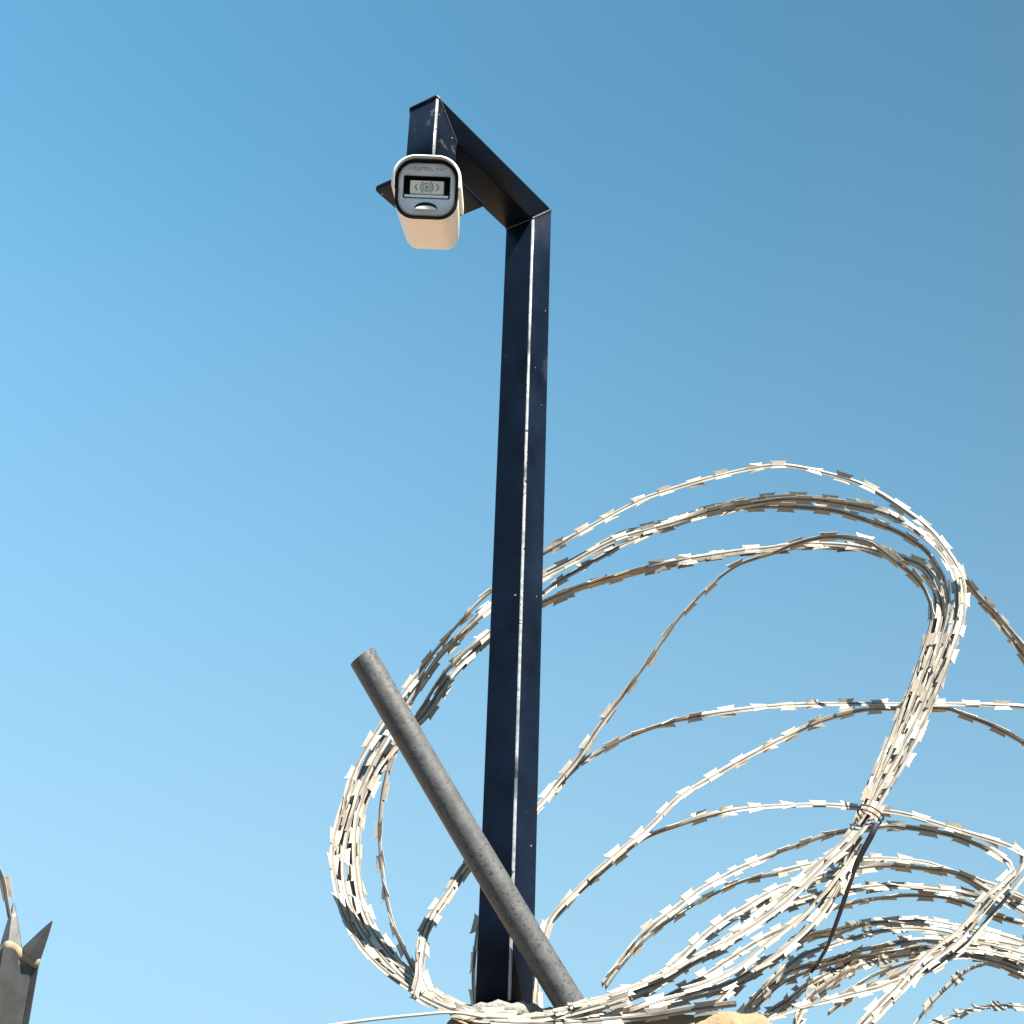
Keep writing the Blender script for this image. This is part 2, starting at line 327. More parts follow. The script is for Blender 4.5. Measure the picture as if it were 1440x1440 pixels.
# ------------------------------------------------------------------ razor wire
STRANDS = [
 ('near',0.052,0,[
  (0.0844,1.705,1.8194,0.13,-0.7,0.71),(0.118,1.7219,1.8297,0.05,-0.71,0.7),(0.1651,1.7397,1.8487,-0,-0.71,0.71),(0.2025,1.7581,1.8663,-0.07,-0.68,0.73),
  (0.2413,1.7774,1.8911,-0.14,-0.68,0.72),(0.2982,1.7974,1.9225,-0.23,-0.67,0.71),(0.3584,1.8159,1.9651,-0.33,-0.65,0.68),(0.4078,1.833,2.0095,-0.41,-0.63,0.66),
  (0.4692,1.8504,2.0672,-0.5,-0.57,0.64),(0.5114,1.8692,2.123,-0.6,-0.53,0.6),(0.5564,1.8896,2.1897,-0.66,-0.5,0.55),(0.6017,1.9108,2.2702,0.66,-0.73,-0.17),
  (0.6437,1.9311,2.3542,0.6,-0.79,-0.09),(0.6743,1.9489,2.4239,0.48,-0.87,0.07),(0.6845,1.9646,2.4924,0.22,-0.95,0.24),(0.6661,1.9797,2.5548,0,-0.96,0.27),
  (0.6367,1.9957,2.6043,-0.11,-0.97,0.21),(0.5787,2.0132,2.6614,-0.15,-0.97,0.16),(0.5166,2.0301,2.6977,-0.16,-0.98,0.12),(0.4436,2.0417,2.7168,-0.1,-0.99,0.12),
  (0.3857,2.045,2.7097,-0.05,-0.98,0.18),(0.3301,2.0427,2.6932,-0.03,-0.97,0.24),(0.2713,2.039,2.6707,-0.05,-0.96,0.27),(0.213,2.0351,2.6445,-0.08,-0.96,0.26),
  (0.1555,2.0311,2.6084,-0.07,-0.97,0.22),(0.099,2.0272,2.5704,-0.02,-0.99,0.14),(0.049,2.0229,2.5344,0.57,-0.51,-0.65),(0.0087,2.0166,2.4996,0.69,-0.28,-0.67),
  (-0.0285,2.0074,2.4607,0.76,-0.26,-0.59),(-0.0542,1.9959,2.4278,0.82,-0.28,-0.5),(-0.0871,1.9829,2.3787,0.84,-0.3,-0.45),(-0.1156,1.9689,2.3308,0.86,-0.31,-0.41),
  (-0.1468,1.9549,2.2754,-0.14,-0.93,0.34),(-0.1669,1.942,2.2361,-0.27,-0.87,0.4),(-0.1861,1.9296,2.1939,-0.37,-0.84,0.4),(-0.2036,1.9173,2.1509,-0.49,-0.78,0.38),
  (-0.2136,1.905,2.1074,0.88,-0.48,-0.02),(-0.2193,1.8916,2.0649,0.86,-0.49,0.12),(-0.2192,1.874,2.0183,0.79,-0.52,0.32),(-0.2068,1.8501,1.9652,0.64,-0.57,0.52),
  (-0.1839,1.8212,1.9165,0.4,-0.63,0.67),(-0.1466,1.7893,1.8726,0.11,-0.7,0.7),(-0.0981,1.7572,1.8385,-0.1,-0.79,0.6),(-0.0459,1.7311,1.8138,-0.17,-0.83,0.52),
  (0.0037,1.7155,1.8049,-0.16,-0.84,0.52),(0.0684,1.7069,1.8098,-0.19,-0.8,0.57),(0.1246,1.7,1.8232,-0.24,-0.76,0.61),
 ]),
 ('near',0.052,0.02,[
  (0.068,1.7,1.8113,0.18,-0.73,0.66),(0.1182,1.7252,1.8254,0.11,-0.71,0.69),(0.1701,1.7492,1.8462,0.01,-0.69,0.72),(0.2108,1.771,1.8677,-0.07,-0.66,0.74),
  (0.2482,1.7909,1.891,-0.13,-0.65,0.75),(0.2867,1.8098,1.9148,-0.28,-0.66,0.7),(0.3545,1.8276,1.969,-0.38,-0.65,0.66),(0.406,1.8444,2.0174,-0.43,-0.62,0.66),
  (0.4637,1.8615,2.0716,-0.51,-0.57,0.64),(0.503,1.8809,2.1259,-0.59,-0.55,0.59),(0.5485,1.903,2.1935,-0.62,-0.56,0.54),(0.5936,1.9264,2.2773,0.62,-0.77,-0.11),
  (0.6336,1.9485,2.3583,0.57,-0.82,-0.06),(0.669,1.9675,2.4313,0.47,-0.88,0.06),(0.6807,1.9829,2.4979,0.24,-0.94,0.23),(0.6671,1.996,2.5515,-0.02,-0.97,0.25),
  (0.6331,2.0076,2.5913,-0.15,-0.97,0.18),(0.6045,2.018,2.6179,-0.33,-0.94,0.07),(0.5804,2.0293,2.6352,-0.39,-0.77,-0.5),(0.5126,2.0422,2.6532,-0.24,-0.64,-0.73),
  (0.4436,2.052,2.6606,-0.04,-0.64,-0.77),(0.3742,2.0544,2.6501,0.17,-0.62,-0.77),(0.3098,2.0517,2.6309,0.28,-0.7,-0.66),(0.2642,2.0479,2.6106,0.02,-0.99,0.1),
  (0.1939,2.0441,2.5846,-0.03,-0.98,0.21),(0.1494,2.0403,2.5624,-0.1,-0.95,0.28),(0.0933,2.0367,2.5252,-0.12,-0.95,0.29),(0.0501,2.0327,2.4974,-0.07,-0.96,0.26),
  (0.0098,2.0268,2.468,-0.01,-0.97,0.25),(-0.0276,2.0182,2.4381,0.1,-0.97,0.22),(-0.0504,2.0079,2.4107,0.8,-0.27,-0.53),(-0.0785,1.9961,2.3728,0.82,-0.28,-0.49),
  (-0.1058,1.9825,2.3329,0.86,-0.31,-0.41),(-0.1369,1.9676,2.2715,0.89,-0.33,-0.32),(-0.1557,1.9529,2.2254,-0.14,-0.93,0.34),(-0.1757,1.939,2.1787,-0.28,-0.89,0.37),
  (-0.1911,1.9259,2.1337,-0.42,-0.82,0.37),(-0.2016,1.9137,2.0934,0.85,-0.52,-0),(-0.2063,1.9012,2.0582,0.84,-0.53,0.15),(-0.2059,1.8847,2.0146,0.78,-0.53,0.34),
  (-0.1944,1.8614,1.9679,0.64,-0.56,0.53),(-0.1707,1.8323,1.9172,0.41,-0.62,0.67),(-0.1326,1.7998,1.873,0.15,-0.68,0.72),(-0.0884,1.7673,1.8385,-0.08,-0.77,0.63),
  (-0.0377,1.7401,1.8112,-0.21,-0.87,0.45),(0.0201,1.7222,1.8031,-0.2,-0.87,0.45),(0.0848,1.7104,1.8093,-0.24,-0.83,0.51),(0.149,1.7,1.8271,-0.28,-0.78,0.55),
 ]),
 ('near',0.052,0.03,[
  (0.2193,1.74,1.8473,0.12,-0.76,0.64),(0.2555,1.7566,1.8605,0.01,-0.74,0.67),(0.2953,1.7727,1.8822,-0.15,-0.69,0.71),(0.3202,1.7876,1.9038,-0.23,-0.64,0.73),
  (0.3476,1.803,1.9251,-0.26,-0.65,0.72),(0.3875,1.8205,1.9573,-0.37,-0.62,0.69),(0.4287,1.8397,2.0008,-0.5,-0.57,0.66),(0.4624,1.8597,2.0477,-0.64,-0.51,0.58),
  (0.4951,1.8807,2.111,-0.66,-0.5,0.57),(0.5327,1.9037,2.1679,-0.65,-0.53,0.55),(0.5789,1.9288,2.2543,0.64,-0.76,-0.11),(0.6208,1.9539,2.3399,0.55,-0.83,-0.03),
  (0.6579,1.9754,2.4261,-0.86,-0.35,0.38),(0.6699,1.9916,2.4847,-0.98,-0.2,0.07),(0.6597,2.0038,2.5329,-0.92,-0.35,-0.19),(0.6439,2.0153,2.5657,-0.74,-0.54,-0.4),
  (0.6055,2.0279,2.6001,-0.54,-0.66,-0.52),(0.5541,2.0411,2.6273,-0.48,-0.71,-0.52),(0.5202,2.0536,2.6437,-0.4,-0.75,-0.54),(0.4746,2.0651,2.6529,-0.22,-0.78,-0.58),
  (0.4182,2.0727,2.6571,-0.04,-0.8,-0.59),(0.3598,2.0736,2.6488,0.03,-1,-0.02),(0.3007,2.0696,2.6303,0.05,-1,0.08),(0.2419,2.0643,2.6063,0.02,-0.99,0.15),
  (0.1827,2.0593,2.575,-0.03,-0.97,0.23),(0.1505,2.0544,2.5515,-0.1,-0.96,0.28),(0.0875,2.0495,2.5074,-0.16,-0.93,0.33),(0.051,2.0442,2.4746,-0.12,-0.95,0.3),
  (0.0109,2.0376,2.4392,-0.05,-0.97,0.26),(-0.0284,2.0289,2.4014,0.08,-0.98,0.2),(-0.0574,2.0184,2.3708,0.78,-0.28,-0.56),(-0.0923,2.0067,2.3243,0.84,-0.32,-0.44),
  (-0.1232,1.9952,2.264,0.87,-0.34,-0.37),(-0.1386,1.9856,2.2344,0.89,-0.34,-0.3),(-0.1514,1.9774,2.2016,0.9,-0.36,-0.23),(-0.1611,1.9684,2.1725,-0.71,-0.64,0.29),
  (-0.1665,1.957,2.118,-0.77,-0.61,0.17),(-0.1651,1.9419,2.0568,-0.81,-0.57,0.1),(-0.1546,1.9194,1.9996,-0.85,-0.52,0.05),(-0.1386,1.889,1.9444,-0.89,-0.46,0.01),
  (-0.1225,1.8555,1.9097,-0.91,-0.4,-0.1),(-0.1015,1.8209,1.8731,-0.86,-0.49,-0.11),(-0.074,1.7855,1.8407,-0.14,-0.75,0.65),(-0.0298,1.7569,1.8151,-0.2,-0.8,0.56),
  (0.0202,1.74,1.8099,-0.21,-0.8,0.57),
 ]),
 ('near',0.052,0.01,[
  (0.0682,1.7,1.8021,0.18,-0.82,0.54),(0.1177,1.7162,1.8103,0.25,-0.9,0.36),(0.1533,1.731,1.8195,0.44,-0.53,-0.73),(0.1888,1.7454,1.8319,0.19,-0.91,0.37),
  (0.2386,1.7599,1.8467,0.09,-0.83,0.56),(0.2749,1.7738,1.8595,0.02,-0.76,0.65),(0.3069,1.7876,1.8774,-0.15,-0.72,0.68),(0.351,1.8029,1.9064,-0.29,-0.66,0.69),
  (0.3945,1.8193,1.9451,-0.43,-0.61,0.67),(0.4297,1.8359,1.9875,-0.57,-0.55,0.61),(0.4536,1.8547,2.0323,0.7,-0.7,-0.09),(0.4858,1.8777,2.1002,0.7,-0.7,-0.1),
  (0.522,1.9044,2.1677,0.7,-0.7,-0.12),(0.5675,1.9331,2.25,0.62,-0.78,-0.06),(0.6113,1.961,2.34,0.53,-0.85,0),(0.6482,1.984,2.4223,0.38,-0.91,0.12),
  (0.6593,1.9997,2.4759,0.03,-0.96,0.27),(0.652,2.0101,2.516,-0.86,-0.5,-0.13),(0.6389,2.019,2.5378,-0.59,-0.68,-0.43),(0.6017,2.0288,2.5556,-0.44,-0.77,-0.46),
  (0.5664,2.0398,2.5717,-0.3,-0.95,-0.03),(0.5247,2.052,2.5821,-0.25,-0.97,0.03),(0.4706,2.0645,2.5872,-0.19,-0.97,0.13),(0.4146,2.0735,2.5816,-0.12,-0.97,0.22),
  (0.3597,2.0759,2.5756,-0.05,-0.96,0.26),(0.2787,2.0737,2.5565,-0.01,-0.99,0.16),(0.2153,2.0704,2.5376,0.26,-0.66,-0.7),(0.1357,2.0674,2.5097,0.31,-0.56,-0.77),
  (0.1041,2.0648,2.4964,0.42,-0.5,-0.76),(0.0518,2.0615,2.4675,0.49,-0.53,-0.69),(0.0112,2.0551,2.4381,0.02,-0.97,0.23),(-0.0262,2.0441,2.4016,-0.08,-0.91,0.4),
  (-0.0541,2.0296,2.3671,-0.07,-0.91,0.41),(-0.0849,2.0126,2.3211,-0.1,-0.93,0.36),(-0.1146,1.9941,2.2596,0.03,-0.95,0.32),(-0.1473,1.9751,2.218,0.85,-0.3,-0.44),
  (-0.1759,1.9564,2.1653,-0.05,-0.93,0.36),(-0.1925,1.9371,2.1148,0.74,-0.67,0.12),(-0.1972,1.9146,2.0618,0.74,-0.61,0.28),(-0.1898,1.8865,1.9989,0.71,-0.55,0.44),
  (-0.1687,1.8538,1.9387,0.53,-0.57,0.62),(-0.1303,1.819,1.8854,0.29,-0.63,0.72),(-0.081,1.7861,1.8446,0.05,-0.73,0.69),(-0.0342,1.7625,1.8188,-0.12,-0.8,0.58),
  (0.0202,1.75,1.8159,-0.17,-0.85,0.51),
 ]),
 ('near',0.052,0.04,[
  (0.3972,1.83,1.9533,-0.5,-0.62,0.6),(0.4214,1.8409,1.9846,-0.56,-0.58,0.59),(0.4472,1.8567,2.027,0.7,-0.71,-0.11),(0.4782,1.8794,2.0956,0.68,-0.73,-0.06),
  (0.5126,1.9073,2.1632,0.56,-0.83,0.03),(0.5564,1.9377,2.248,-0.75,-0.42,0.52),(0.6013,1.9671,2.3385,-0.78,-0.41,0.47),(0.6382,1.9885,2.4272,-0.87,-0.35,0.34),
  (0.641,1.9981,2.4722,-0.96,-0.24,-0.11),(0.6261,2,2.5046,-0.66,-0.6,-0.45),(0.5999,2,2.5301,-0.49,-0.71,-0.51),(0.5723,2,2.5558,-0.41,-0.74,-0.54),
  (0.551,2,2.5673,-0.13,-0.68,-0.72),(0.4956,2,2.5701,0.08,-0.48,-0.87),(0.4448,2,2.5571,0.32,-0.34,-0.88),(0.4073,2,2.5386,0.39,-0.29,-0.87),
  (0.3825,2,2.5292,0.37,-0.29,-0.88),(0.3477,2,2.5133,0.51,-0.29,-0.81),(0.3138,2,2.4857,0.65,-0.36,-0.67),(0.2756,2,2.4441,0.7,-0.39,-0.6),
  (0.2479,2,2.4093,0.73,-0.42,-0.53),(0.2204,2,2.3682,0.74,-0.44,-0.5),(0.1848,2,2.3164,0.74,-0.43,-0.51),(0.1417,2,2.2544,-0.22,-0.96,0.15),
  (0.1079,2,2.2008,-0.31,-0.92,0.24),(0.0776,1.9977,2.1612,-0.27,-0.89,0.36),(0.0515,1.9863,2.1243,-0.16,-0.83,0.53),(0.02,1.9617,2.0867,0.13,-0.83,0.54),
  (-0.0133,1.9288,2.0512,0.84,-0.27,-0.47),(-0.0377,1.8935,2.0214,0.91,-0.3,-0.3),(-0.0626,1.8586,1.9718,-0.2,-0.7,0.68),(-0.0783,1.8276,1.9412,-0.39,-0.57,0.73),
  (-0.0873,1.801,1.9136,0.89,-0.41,0.21),(-0.0882,1.7774,1.8852,0.81,-0.48,0.34),(-0.0875,1.7598,1.8562,0.66,-0.58,0.47),(-0.0723,1.7517,1.8313,0.37,-0.71,0.6),
  (-0.0295,1.75,1.8087,0.28,-0.75,0.59),
 ]),
 ('near',0.052,0.02,[
  (-0.0043,1.7,1.7997,0.03,-0.91,0.41),(0.0683,1.7025,1.8001,0.01,-0.93,0.37),(0.1331,1.7047,1.8078,-0,-0.96,0.29),(0.1844,1.7066,1.8144,0.13,-0.74,-0.66),
  (0.2312,1.7084,1.8231,0.14,-0.7,-0.7),(0.2774,1.71,1.8302,0.14,-0.67,-0.73),
 ]),
 ('lean',0.052,0,[
  (-0.0962,1.73,1.8292,0.87,-0.43,0.24),(-0.0923,1.7532,1.8566,0.83,-0.45,0.34),(-0.0944,1.7785,1.8876,0.82,-0.44,0.38),(-0.0921,1.8055,1.9176,0.9,-0.39,0.17),
  (-0.0814,1.8329,1.9456,-0.38,-0.59,0.72),(-0.0657,1.8603,1.9765,-0.38,-0.59,0.71),(-0.0538,1.8871,2.0055,-0.07,-0.7,0.71),(-0.0384,1.9145,2.0327,0.89,-0.27,-0.36),
  (-0.0137,1.9439,2.0616,0.81,-0.29,-0.51),(0.0199,1.9708,2.094,0.17,-0.87,0.45),(0.0516,1.99,2.1263,-0.12,-0.84,0.53),(0.0779,2.0033,2.1586,-0.26,-0.81,0.53),
  (0.1088,2.0155,2.1937,-0.14,-0.87,0.47),(0.1512,2.0284,2.2269,0.62,-0.33,-0.72),(0.1914,2.0424,2.2524,0.5,-0.3,-0.81),(0.2542,2.0576,2.2794,0.41,-0.4,-0.82),
  (0.3139,2.0735,2.2991,0.18,-0.95,0.24),(0.3747,2.0892,2.3157,0.14,-0.9,0.41),(0.4377,2.1058,2.3281,0.15,-0.88,0.46),(0.5042,2.124,2.339,0.11,-0.88,0.47),
  (0.6208,2.1399,2.3486,0.07,-0.93,0.36),(0.7558,2.1482,2.3551,0.05,-0.99,0.09),(0.8242,2.15,2.3546,0.02,-0.99,0.13),(0.891,2.15,2.3476,0.03,-0.95,0.32),
 ]),
 ('lean',0.052,0.02,[
  (0.0557,1.9,1.8184,-0.87,-0.48,0.13),(0.0532,1.9189,1.8727,0.59,-0.77,0.25),(0.0592,1.9363,1.9204,0.76,-0.64,0.09),(0.0713,1.9523,1.9622,-0.49,-0.69,0.53),
  (0.1022,1.9674,2.0002,-0.31,-0.75,0.59),(0.1283,1.9825,2.0303,-0.22,-0.79,0.57),(0.1691,1.9984,2.0688,-0.17,-0.82,0.55),(0.2052,2.0155,2.1024,-0.18,-0.83,0.52),
  (0.2551,2.0334,2.1553,-0.09,-0.88,0.47),(0.2967,2.051,2.186,0.02,-0.91,0.41),(0.3533,2.0672,2.2251,0.07,-0.94,0.34),(0.3921,2.0814,2.2506,0.14,-0.92,0.36),
  (0.4249,2.0954,2.2707,0.13,-0.93,0.33),(0.4816,2.1121,2.303,0.46,-0.55,-0.69),(0.561,2.1301,2.3338,0.34,-0.51,-0.79),(0.6211,2.1433,2.3427,0.15,-0.53,-0.84),
  (0.6951,2.1489,2.3461,0,-0.48,-0.88),(0.7229,2.15,2.3392,-0.26,-0.51,-0.82),(0.7715,2.15,2.321,-0.32,-0.66,-0.68),(0.8166,2.15,2.2959,-0.35,-0.78,-0.52),
  (0.8669,2.15,2.2564,0.01,-1,0.02),
 ]),
 ('lean',0.052,0.035,[
  (0.0449,1.9,1.818,-0.84,-0.48,0.25),(0.047,1.9224,1.8686,-0.83,-0.49,0.28),(0.053,1.9437,1.9168,-0.75,-0.51,0.42),(0.0689,1.9637,1.9586,-0.18,-0.83,0.52),
  (0.1021,1.983,1.9966,0.78,-0.41,-0.47),(0.1306,2.002,2.0277,0.75,-0.41,-0.52),(0.171,2.0213,2.0661,0.72,-0.4,-0.57),(0.2076,2.0408,2.0974,0.62,-0.37,-0.69),
  (0.2576,2.0602,2.1225,0.53,-0.39,-0.75),(0.3025,2.0799,2.1438,0.49,-0.55,-0.68),(0.3561,2.1012,2.1608,0.24,-0.91,0.33),(0.4247,2.1225,2.1742,0.15,-0.86,0.49),
  (0.4928,2.1358,2.1812,0.07,-0.86,0.51),(0.5499,2.1352,2.1775,-0.03,-0.86,0.51),(0.6051,2.1251,2.1692,-0.08,-0.86,0.5),(0.6495,2.1123,2.1533,-0.06,-0.9,0.44),
  (0.7147,2.0998,2.1311,-0.04,-0.9,0.43),(0.7518,2.0897,2.1152,-0.02,-0.89,0.46),(0.7664,2.0826,2.1005,0.3,-0.88,0.36),(0.7573,2.0766,2.0781,-0.6,-0.55,0.58),
  (0.731,2.0696,2.0512,-0.45,-0.6,0.66),(0.7,2.0598,2.0241,-0.48,-0.56,0.67),(0.6578,2.0446,1.9785,-0.42,-0.54,0.73),(0.6211,2.0241,1.9516,-0.24,-0.55,0.8),
  (0.5852,2.0027,1.9272,-0.19,-0.54,0.82),(0.5656,1.9825,1.9114,-0.24,-0.52,0.82),(0.5373,1.96,1.8864,-0.2,-0.59,0.79),(0.5016,1.9321,1.8575,0.05,-0.75,0.66),
  (0.4591,1.9,1.823,0.74,-0.53,-0.42),
 ]),
 ('lean',0.052,0.02,[
  (-0.0207,1.9,1.8159,-0.85,-0.53,0),(-0.0274,1.9108,1.8645,-0.84,-0.53,0.05),(-0.0285,1.9214,1.9105,-0.82,-0.55,0.16),(-0.023,1.9317,1.9581,-0.74,-0.59,0.32),
  (-0.002,1.9414,2.0075,0.82,-0.44,-0.37),(0.0213,1.95,2.0341,0.75,-0.4,-0.53),
 ]),
 ('lean',0.052,0.01,[
  (0.1315,1.83,1.8636,0.88,-0.41,-0.26),(0.1572,1.8633,1.8985,0.87,-0.41,-0.28),(0.1849,1.8949,1.9347,0.84,-0.4,-0.37),(0.2134,1.924,1.9609,0.08,-0.7,0.71),
  (0.2418,1.9527,1.985,-0.02,-0.68,0.74),(0.2794,1.9821,2.0159,-0.03,-0.69,0.72),(0.3197,2.0091,2.0426,0.16,-0.73,0.66),(0.3409,2.0323,2.0563,0.29,-0.75,0.6),
  (0.3739,2.0549,2.0736,0.32,-0.84,0.44),(0.4103,2.0792,2.0948,0.6,-0.35,-0.72),(0.4495,2.1031,2.1133,0.59,-0.34,-0.74),(0.4769,2.1235,2.1276,0.49,-0.35,-0.8),
  (0.5156,2.1347,2.1402,0.22,-0.62,-0.76),(0.5839,2.1328,2.1508,-0.13,-0.97,0.2),(0.6163,2.1223,2.1471,-0.31,-0.81,-0.49),(0.6682,2.1094,2.1361,-0.38,-0.73,-0.57),
  (0.7121,2.0969,2.1166,-0.48,-0.75,-0.46),(0.7458,2.0867,2.0924,-0.11,-0.94,0.33),(0.7489,2.0793,2.0784,0.48,-0.87,0.1),(0.7264,2.0719,2.0577,-0.33,-0.69,0.64),
  (0.6954,2.0615,2.0323,-0.42,-0.6,0.68),(0.6509,2.0452,1.9871,-0.4,-0.55,0.73),(0.6136,2.0231,1.9588,-0.23,-0.55,0.8),(0.5774,1.9973,1.9326,-0.24,-0.54,0.8),
  (0.5409,1.969,1.9004,-0.18,-0.6,0.78),(0.5037,1.9367,1.8696,-0.05,-0.69,0.72),(0.4549,1.9,1.8271,0.75,-0.54,-0.39),
 ]),
 ('lean',0.052,0.03,[
  (0.1366,1.84,1.8618,0.88,-0.4,-0.26),(0.1606,1.8719,1.8939,0.87,-0.41,-0.29),(0.1884,1.9027,1.9281,0.84,-0.39,-0.36),(0.2142,1.9322,1.9532,0.79,-0.36,-0.49),
  (0.2468,1.9627,1.9785,0.74,-0.36,-0.56),(0.287,1.997,2.0076,0.68,-0.36,-0.64),(0.3403,2.033,2.0374,0.59,-0.34,-0.73),(0.3895,2.0661,2.0572,0.58,-0.38,-0.72),
  (0.4236,2.0954,2.0719,0.45,-0.79,0.41),(0.4674,2.1259,2.0874,0.4,-0.83,0.39),(0.5248,2.1587,2.1042,0.32,-0.84,0.44),(0.5862,2.185,2.1144,0.22,-0.84,0.49),
  (0.6508,2.1975,2.1139,0.17,-0.84,0.51),(0.6804,2.2,2.1068,0.17,-0.87,0.46),(0.7249,2.2,2.092,0.13,-0.89,0.43),(0.7694,2.2,2.0794,0.13,-0.93,0.35),
  (0.8189,2.2,2.0575,0.15,-0.93,0.33),
 ]),
 ('lean',0.052,0.02,[
  (0.1366,1.75,1.8412,0.21,-0.57,0.79),(0.1741,1.7895,1.8592,0.19,-0.56,0.8),(0.2085,1.8325,1.8817,-0.02,-0.59,0.8),(0.2556,1.8788,1.9272,-0.05,-0.65,0.76),
  (0.3009,1.9224,1.9645,0.11,-0.62,0.78),(0.3271,1.9634,1.9842,0.15,-0.68,0.72),(0.3902,2.0068,2.0248,0.27,-0.77,0.57),(0.4427,2.0522,2.0499,0.39,-0.76,0.52),
  (0.4978,2.0957,2.0724,0.36,-0.82,0.44),(0.5705,2.1298,2.0907,0.32,-0.55,-0.77),(0.6347,2.1465,2.0924,0.07,-0.58,-0.81),(0.6909,2.15,2.0865,-0.18,-0.73,-0.66),
  (0.7381,2.15,2.0607,0.08,-0.99,0.13),(0.7922,2.15,2.026,0.16,-0.96,0.24),
 ]),
 ('lean',0.052,0,[
  (0.1543,1.76,1.8399,0.13,-0.49,0.86),(0.1936,1.8107,1.8629,0.07,-0.5,0.86),(0.2407,1.8685,1.896,-0.01,-0.54,0.84),(0.3037,1.9338,1.9427,0.05,-0.61,0.79),
  (0.3722,1.9988,1.9896,0.21,-0.69,0.69),(0.4344,2.0544,2.023,0.36,-0.71,0.61),(0.4808,2.0993,2.0417,0.41,-0.69,0.59),(0.5268,2.1369,2.055,0.34,-0.73,0.59),
  (0.577,2.1644,2.0666,0.22,-0.78,0.58),(0.6334,2.1773,2.0701,0.11,-0.84,0.54),(0.689,2.18,2.0672,0.06,-0.93,0.37),(0.7239,2.18,2.061,-0.08,-0.8,-0.59),
  (0.775,2.18,2.0553,-0.11,-0.82,-0.57),(0.8154,2.18,2.0429,0.1,-0.94,0.33),
 ]),
 ('lean',0.052,0.04,[
  (0.1974,1.77,1.8394,0.06,-0.49,0.87),(0.2717,1.8657,1.8879,0.1,-0.53,0.84),(0.343,1.9555,1.9394,0.36,-0.68,0.64),(0.4182,2.0348,1.9852,0.7,-0.33,-0.64),
  (0.4826,2.1007,2.0176,0.64,-0.31,-0.71),(0.5365,2.1514,2.0405,0.55,-0.31,-0.77),(0.5808,2.1838,2.0548,0.42,-0.34,-0.84),(0.6152,2.1974,2.0618,0.2,-0.47,-0.86),
  (0.653,2.2,2.0626,-0.01,-0.52,-0.85),(0.6886,2.2,2.0595,-0.15,-0.57,-0.81),(0.7255,2.2,2.049,-0.24,-0.69,-0.69),(0.7565,2.2,2.0362,-0.17,-0.79,-0.59),
  (0.8143,2.2,2.0234,0.08,-0.93,0.37),
 ]),
 ('lean',0.052,0.01,[
  (0.2452,1.85,1.8147,-0.02,-0.53,0.85),(0.2883,1.9245,1.8618,-0.04,-0.54,0.84),(0.3491,1.9986,1.9141,0,-0.56,0.83),(0.4114,2.0651,1.9562,0.77,-0.35,-0.53),
  (0.4523,2.1198,1.9837,0.66,-0.31,-0.69),(0.5074,2.1665,2.0019,0.53,-0.3,-0.79),(0.5475,2.2065,2.0156,0.55,-0.41,-0.73),(0.5911,2.2346,2.0275,0.27,-0.88,0.38),
  (0.6566,2.2474,2.0342,0.11,-0.84,0.53),(0.687,2.25,2.0324,0.09,-0.83,0.54),(0.7445,2.25,2.0236,0.08,-0.88,0.46),(0.7779,2.25,2.0172,0.09,-0.92,0.38),
  (0.8288,2.25,2.0029,0.07,-0.96,0.26),
 ]),
 ('lean',0.052,0.02,[
  (0.2954,1.86,1.8258,0.89,-0.37,-0.25),(0.3566,1.9659,1.8866,0.87,-0.37,-0.33),(0.4242,2.0631,1.9408,0.38,-0.63,0.67),(0.4935,2.1452,1.9763,0.4,-0.61,0.68),
  (0.5466,2.2085,1.9991,0.37,-0.63,0.69),(0.5939,2.2491,2.0173,0.27,-0.74,0.61),(0.6422,2.2666,2.0263,0.15,-0.87,0.48),(0.6919,2.27,2.0243,0.08,-0.92,0.38),
  (0.7407,2.27,2.014,0.05,-0.95,0.32),(0.7976,2.27,2.0073,0.06,-0.93,0.37),(0.8406,2.27,1.998,0.09,-0.9,0.43),
 ]),
 ('lean',0.052,0.03,[
  (0.2983,1.88,1.8198,0.91,-0.39,-0.15),(0.3274,1.9348,1.8539,0.91,-0.37,-0.2),(0.3527,1.9842,1.8772,0.88,-0.35,-0.32),(0.382,2.0293,1.902,0.85,-0.36,-0.38),
  (0.4109,2.0718,1.9253,0.78,-0.32,-0.53),(0.4407,2.1117,1.9391,0.63,-0.27,-0.72),(0.474,2.1498,1.9511,0.62,-0.26,-0.74),(0.5025,2.1904,1.9635,0.65,-0.28,-0.7),
  (0.5441,2.2361,1.9816,0.57,-0.33,-0.76),(0.5988,2.2757,1.9984,0.51,-0.51,-0.69),(0.6441,2.2958,2.0109,0.19,-0.9,0.39),(0.6815,2.3,2.015,0.03,-0.91,0.41),
  (0.7296,2.3,2.0134,0.02,-0.9,0.44),(0.7775,2.3,2.0106,0.07,-0.91,0.41),(0.8449,2.3,1.9944,0.11,-0.87,0.47),
 ]),
 ('lean',0.052,0.015,[
  (0.3135,1.89,1.8256,-0.06,-0.48,0.88),(0.3377,1.9407,1.855,0.92,-0.35,-0.16),(0.3601,1.9893,1.8754,0.89,-0.33,-0.33),(0.3906,2.0394,1.8999,0.82,-0.33,-0.47),
  (0.4293,2.0949,1.9235,0.75,-0.29,-0.6),(0.4708,2.1567,1.944,0.66,-0.29,-0.7),(0.5319,2.2204,1.9682,0.61,-0.29,-0.74),(0.5761,2.2735,1.9845,0.58,-0.27,-0.77),
  (0.6058,2.3055,1.9938,0.41,-0.36,-0.84),(0.649,2.3178,2.0016,0.25,-0.58,-0.78),(0.6783,2.32,2.0063,0.06,-0.79,-0.61),(0.7349,2.32,2.007,0.01,-0.9,0.43),
  (0.7853,2.32,2.0033,0.08,-0.89,0.45),(0.8508,2.32,1.9869,0.06,-0.97,0.22),
 ]),
 ('lean',0.052,0.025,[
